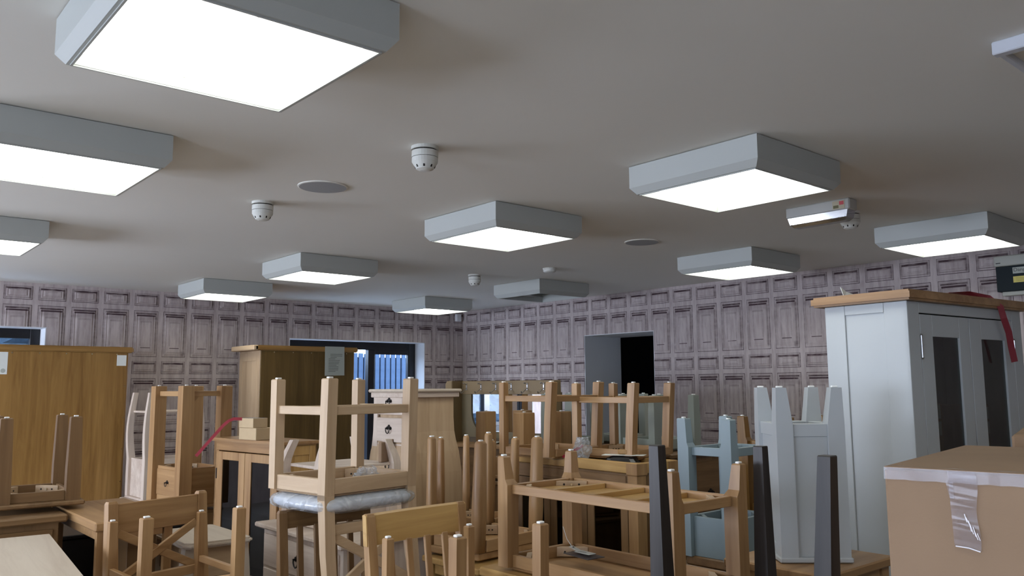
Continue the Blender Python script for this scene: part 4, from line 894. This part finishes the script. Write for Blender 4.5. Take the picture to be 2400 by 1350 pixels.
# ------------------------------------------------------------------ upturned tables
inv_table('coffee_table', 'upturned oak coffee table with battened shelf, centre right foreground', 'table', 2.2702, 2.0733, .0042, 1.0812, .3445, .7868, .657, 'oak', None, None, .034, .056, .975, .034, .715, .045, .012, 0, None, 3, flare=1)
inv_table('side_table', 'upturned brown oak side table at the left edge before the golden wardrobe', 'table', .8986, 4.6587, -.0605, 1.2163, .29, .3895, .785, 'brown', None, None, .050, .062, None, 0, .868, .045, .022, .05, inner_taper=False)
inv_table('lamp_table', 'upturned oak lamp table with a drawer, thick square legs left of the glass-door cabinet', 'table', 2.197, 6.188, .077, 1.367, .283, .473, .49, 'oak', None, None, .082, .086, None, 0, .791, .26, .02, .012, (.585, .77, 'x'), rails=(1.311, .036), inner_taper=False)
inv_table('lamp_table', 'upturned pale blue painted lamp table with tapered feet', 'table', 3.67, 2.557, .027, 1.179, .3643, .2512, .45, 'paint_blue', None, 'brown', .050, .066, 1.035, .042, .69, .195, .045, .015, None, flare=1, shelfbox=True)
inv_table('lamp_table', 'upturned oak lamp table hidden behind the pale blue one', 'table', 4.46, 2.72, .03, 1.163, .36, .28, .45, 'honey', None, None, .045, .062, 1.02, .035, .66, .18, .02, .015, None, flare=1)
inv_table('chunky_table', 'upturned oak table with thick square legs in front of the mirror', 'table', 3.885, 4.40, 0, 1.172, .345, .41, .70, 'oak', None, None, .100, .102, None, 0, .86, .12, .025, .02, inner_taper=False)
# dark stained table, legs up
def dark_table():
    base = .42
    t = thing('dark_table', 'upturned near-black stained table with tall tapered legs', 'table', (2.26, 1.36, base)); Z = lambda z: z-base
    tips = [((1.977, 1.63, 1.170), (.004, -.003)), ((2.53, 1.63, 1.139), (0, 0)), ((1.99, 1.09, 1.170), (-.0125, .011)), ((2.60, 1.09, 1.115), (0, 0))]
    for (x, y, z), (dx, dy) in tips:
        x -= 2.26; y -= 1.36
        MB().loft([(x+dx*2.2, y+dy*2.2, .03, .031, .031), (x, y, Z(z)-.003, .0175, .0175), (x, y, Z(z), .016, .016)]).build('leg', M('dark', 'z'), t)
    MB().box(-.36, .42, -.33, .275, 0, .03, .005).build('table_top', M('dark', 'x'), t)
    MB().box(-.26, .30, .25, .275, .03, .10, .002).box(-.26, .30, -.275, -.25, .03, .10, .002).build('apron', M('dark', 'x'), t)
dark_table()

# whitewashed stands with curved legs, upside down
def curved_stand(label, x, y, rz, zf, w, d, base, shelf, apron, kind='white', out=.02, straight=()):
    t = thing('curved_stand', label, 'stand', (x, y, base), rz, 'upturned whitewashed stands'); Z = lambda z: z-base; hw_, hd = w/2, d/2
    for sx in (-1, 1):
        for sy in (-1, 1):
            L_ = zf-apron; secs = []
            for k in range(9):
                u = k/8; z = apron+L_*u; off = (math.sin(u*math.pi*1.15)*.9-.25*u)*out if (sx, sy) not in straight else 0; hh = .019+.009*(1-u)
                secs.append((sx*(hw_+off), sy*(hd+off*.6), Z(z), hh, hh))
            secs.insert(0, (sx*hw_, sy*hd, .02, .028, .028))
            MB().loft(secs).build('leg', M(kind, 'z'), t)
    MB().box(-hw_, hw_, -hd, hd, Z(shelf-.016), Z(shelf), .003).build('shelf', M(kind, 'x'), t)
    MB().box(-hw_-.005, hw_+.005, -hd-.005, hd+.005, .02, Z(apron), .003).build('drawer_box', M(kind, 'x'), t)
    MB().box(-hw_-.03, hw_+.03, -hd-.03, hd+.03, 0, .02, .006).build('top', M(kind, 'x'), t)
    return t
curved_stand('upturned whitewashed curved-leg stand left of the oak lamp table', 2.46, 7.53, .05, 1.3145, .43, .38, .413, 1.158, .754)
curved_stand('upturned whitewashed curved-leg stand behind the wrapped chair', 2.30, 4.14, .03, 1.062, .42, .36, .622, .935, .80, out=.03)
tag(MB().box(-.05, .05, -.012, .012, 0, .11, .003).build('cardboard_offcut', CARD), 'brown cardboard offcut leaning on the whitewashed stand', 'cardboard', None, (2.50, 3.99, .937), .3)

# ------------------------------------------------------------------ tables and chests carrying the stacks
table('dining_table', 'golden oak table carrying the upturned coffee table', 'table', 2.05, 2.625, 1.66, 2.59, .655, 'golden', .035, .07, .08)
table('side_table', 'oak table under the narrow upturned white cabinet', 'table', 2.88, 3.42, 1.60, 2.05, .655, 'oak', .035, .06, .06)
MB_ = table('desk', 'oak side desk with open knee hole left of the cross-back chair', 'desk', 1.0, 1.34, 3.90, 4.70, .780, 'oak', .040, .035, .04, inset=.012)
MB().box(.02, .15, -.20, .34, 0, .735, .003).build('pedestal', M('brown', 'z'), MB_)
chest('blanket_chest', 'brown oak chest with thick top at the left edge', 'chest', .25, .985, 4.30, 4.95, .776, 'brown', 0, .034, .03, 3, 'y')
t = thing('round_edge_table', 'whitewashed side table with rounded top and curved leg', 'table', (1.55, 4.17, 0))
MB().prism([(-.155+.02, -.26), (.16-.02, -.27), (.16, -.25), (.155, .22), (.14, .24), (-.12, .24), (-.165, .2), (-.165, -.23)], 'z', .612, .640, .010).build('table_top', M('ply', 'y'), t)
MB().box(-.13, .13, -.22, .20, .47, .612, .004).build('apron', M('pale', 'x'), t)
for sx in (-1, 1):
    for sy in (-1, 1): MB().loft([(sx*(.12+.02*math.sin(k/8*math.pi*1.6)), sy*.20, .612*(1-k/8), .028-.014*k/8, .028-.014*k/8) for k in range(9)][::-1]).build('leg', M('ply', 'z'), t)
chest('whitewashed_chest', 'whitewashed chest with iron handles behind the slat-back chair', 'chest', 1.95, 2.75, 3.50, 4.45, .620, 'white', 0, .026, .04, 3, 'x', hs=1.2)
t = thing('ply_table', 'pale whitewashed square table top in the bottom left corner', 'table', (.47, 3.68, 0), -.10)
MB().prism([(-.40, -.50), (.36, -.50), (.36, .50), (-.40, .50)], 'z', .711, .720, .002).build('table_top', M('ply', 'y'), t)
for sx in (-1, 1):
    for sy in (-1, 1): MB().loft([(sx*.26, sy*.38, 0, .015, .015), (sx*.26, sy*.38, .711, .022, .022)]).build('leg', M('ply', 'z'), t)
MB().box(-.26, .26, -.38, .38, .66, .711, .003).build('apron', M('ply', 'x'), t)
chest('low_sideboard', 'brown oak sideboard under the sage green stools', 'sideboard', 4.13, 4.95, 3.30, 4.50, .920, 'brown', 0, .03, .02, 2, 'y')
t = thing('shade_block', 'near-black block added behind the oak side desk to stand in for shade', 'cabinet', (1.43, 5.02, 0))  # invented filler that paints the knee hole's darkness as a solid
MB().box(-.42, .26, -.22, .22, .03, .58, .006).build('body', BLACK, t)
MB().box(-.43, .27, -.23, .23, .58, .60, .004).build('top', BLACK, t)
chest('oak_chest', 'honey oak chest seen between the blue table legs', 'chest', 4.97, 5.40, 3.35, 3.80, .800, 'honey', 0, .02, .015, 0)
chest('low_chest', 'low oak chest under the thick legged upturned table', 'chest', 3.69, 4.08, 4.175, 4.62, .698, 'brown', 0, .03, .01, 2, 'y')
table('low_table', 'low golden oak table under the rounded-post chair', 'table', 2.38, 2.93, 3.02, 3.46, .528, 'golden', .03, .05, .05)
chest('bedside_chest', 'oak bedside chest under the farther rounded-post chair', 'chest', 2.90, 3.32, 3.68, 4.15, .518, 'oak', 0, .03, .01, 2, 'x')
chest('whitewashed_cupboard', 'whitewashed cupboard under the left curved-leg stand', 'chest', 2.18, 2.74, 7.28, 7.80, .411, 'white', 0, .025, .02, 2, 'y')
chest('low_chest', 'low brown chest under the pale blue lamp table', 'chest', 3.44, 3.90, 2.38, 2.76, .448, 'brown', 0, .02, .01, 1, 'x')
chest('honey_chest', 'low honey chest under the hidden oak lamp table', 'chest', 4.24, 4.68, 2.54, 2.94, .448, 'honey', 0, .02, .01, 1, 'x')
chest('dark_chest', 'low brown chest beneath the dark table', 'chest', 1.95, 2.66, 1.08, 1.62, .418, 'brown', 0, .02, .02, 2, 'y')

chest('low_chest', 'low oak chest under the square-legged oak lamp table', 'chest', 2.00, 2.40, 5.98, 6.44, .488, 'brown', 0, .02, .01, 1, 'x')
# ------------------------------------------------------------------ cardboard boxes in the right foreground
t = thing('large_carton', 'large taped cardboard box in the bottom right corner', 'box', (1.494, .71, .60), R(9))
MB().box(0, .64, -1.0, 0, 0, .598, .004).build('carton', CARD, t)
MB().box(0, .64, -.499, 0, .5985, .602, .001).box(0, .64, -1.0, -.501, .5985, .602, .001).build('flap', CARD, t)
tp = MB(); rr = random.Random(4); n = 26
def tape_strip(mbx, f, n, amp):
    rows = []
    for i in range(n+1):
        a, b = f(i/n); rows.append((mbx.bm.verts.new(Vector(a)+Vector((rr.uniform(-1, 0)*amp, 0, 0))), mbx.bm.verts.new(Vector(b)+Vector((rr.uniform(-1, 0)*amp, 0, rr.uniform(-1, 1)*amp)))))
    for p, q_ in zip(rows, rows[1:]): mbx.bm.faces.new((p[0], q_[0], q_[1], p[1]))
tape_strip(tp, lambda u: ((-.002, -u*.998, .601), (-.0025, -u*.998, .580)), 60, .0010)
tape_strip(tp, lambda u: ((.0, -u*.998, .6035), (.006, -u*.998, .6035)), 60, .001)
tape_strip(tp, lambda u: ((-.003, -.104-.004*u, .60-u*.125), (-.003, -.147-.002*math.sin(u*9), .60-u*.130)), 22, .0006)
tape_strip(tp, lambda u: ((-.003, -.100-.006*u, .583-u*.03), (-.003, -.112, .583-u*.03)), 8, .0005)
TAPE = None
def tape_mat():
    m, nt, N, Lk, b = nodes('clear_tape'); tr = N.new('ShaderNodeBsdfTransparent'); tr.inputs[0].default_value = (.86, .84, .86, 1)
    b.inputs['Base Color'].default_value = (.42, .36, .36, 1); b.inputs['Roughness'].default_value = .2; b.inputs['Specular IOR Level'].default_value = 1
    mx = N.new('ShaderNodeMixShader'); mx.inputs[0].default_value = .30; out = N['Material Output']
    Lk.new(tr.outputs[0], mx.inputs[1]); Lk.new(b.outputs[0], mx.inputs[2]); Lk.new(mx.outputs[0], out.inputs[0]); return m
tp.build('clear_tape', tape_mat(), t)
cr = MB()
for k in range(7): cr.ribbon([(-.006, -.128-.003*k+.004*rr.random(), .53-.005*k), (-.0065, -.130-.003*k, .52-.005*k-rr.random()*.008)], .0010, (0, 1, 0), .0005)
cr.ribbon([(-.005, -.110, .4755), (-.005, -.130, .4745), (-.005, -.147, .470)], .0018, (0, 0, 1), .0008)
cr.build('tape_crease', plain('tape_crease', (.75, .72, .76), .2), t)
t = thing('large_carton', 'plain cardboard box standing on the floor beneath the large taped one', 'box', (1.494, .71, 0), R(9)); MB().box(0, .64, -1.0, 0, 0, .598, .004).build('carton', CARD, t)
t = thing('large_carton', 'darker cardboard box behind the large taped one at the right edge', 'box', (2.325, .775, 0), R(14.5))
MB().box(0, .75, -.65, 0, 0, 1.22, .006).build('carton', plain('cardboard_dark', (.25, .16, .095), .75, 0, .2, .06, 6), t)

# ------------------------------------------------------------------ small stuff
def bag(label, loc, sx, sy, sz, seed, rz=0):
    rr = random.Random(seed); mb = MB(); n1, n2 = 22, 14; rings = []
    for j in range(n2+1):
        u = j/n2; rad = (math.sin(min(1, u*1.25+.1)*math.pi*.62)*(1-.35*max(0, u-.6)/.4)); ring = []
        for i in range(n1):
            a = 2*math.pi*i/n1; k = rad*(1+rr.uniform(-.13, .13)+.12*math.sin(3*a+seed))
            ring.append(mb.bm.verts.new((sx*k*math.cos(a), sy*k*math.sin(a), sz*u+rr.uniform(-.004, .004)*(j > 0))))
        rings.append(ring)
    for r0, r1 in zip(rings, rings[1:]):
        for i in range(n1): mb.bm.faces.new((r0[i], r0[(i+1) % n1], r1[(i+1) % n1], r1[i]))
    o = mb.build('plastic_bag', FILM, None); return tag(o, label, 'plastic bag', None, loc, rz)
bag('puffed clear plastic bag standing on the glass sideboard', (3.555, 3.50, .890), .055, .050, .155, 3)
bag('flattened clear plastic bag between the upturned chairs on the sideboard', (3.60, 3.70, .890), .13, .10, .045, 8)
bag('crumpled clear wrap inside the upturned pale chair', (1.84, 3.08, .942), .055, .045, .075, 5)
tag(MB().ribbon([(0, 0, 0), (.035, -.03, .025), (.075, -.07, .055), (.09, -.085, .068)], .016, (.3, .3, -1)).build('packing_strap', RED), 'bright red strap on the sideboard rim below the puffed bag', 'strap', 'red packing straps', (3.455, 3.565, .930), 0)
t = thing('packed_parts', 'black wrapped parts bag under a white card on the sideboard', 'parts bag', (3.66, 3.27, .889), .5)
rr = random.Random(9); mb = MB()
mb.loft([(0, 0, .0, .05, .085), (0, 0, .018, .058, .10), (0, .01, .04, .05, .09), (0, 0, .052, .035, .07)], 14).build('bag', plain('black_bag', (.012, .012, .013), .3), t)
MB().bar((.0, -.13, .060), (.0, .12, .058), .085, .003).build('card', PAPER, t)
MB().box(-.01, .05, -.05, .03, .064, .09, .004).build('wood_scrap', M('honey', 'x'), t)
t = thing('swing_tags', 'dark and white swing tags lying inside the upturned coffee table', 'tag', (2.27, 2.235, .7155), .6)
MB().bar((-.045, -.055, .003), (.045, .055, .006), .085, .003).build('card', plain('tag_dark', (.05, .045, .05), .35), t)
w_ = MB().bar((-.012, -.035, .011), (.03, .028, .013), .040, .0012).build('white_tag', PAPER, t); MB().bar((.0, -.01, .0135), (.012, .016, .0142), .003, .0006).build('ink_mark', INK, w_)
w_ = MB().bar((.015, .02, .016), (.030, .055, .030), .028, .0012).build('white_tag', PAPER, t); MB().tube([(.024, .044, .0265), (.024, .044, .029)], .003, 8).build('eyelet', INK, w_)
MB().tube([(.028, .050, .028), (.032, .070, .055), (.034, .085, .10)], .0012, 6).build('string', PAPER, t)
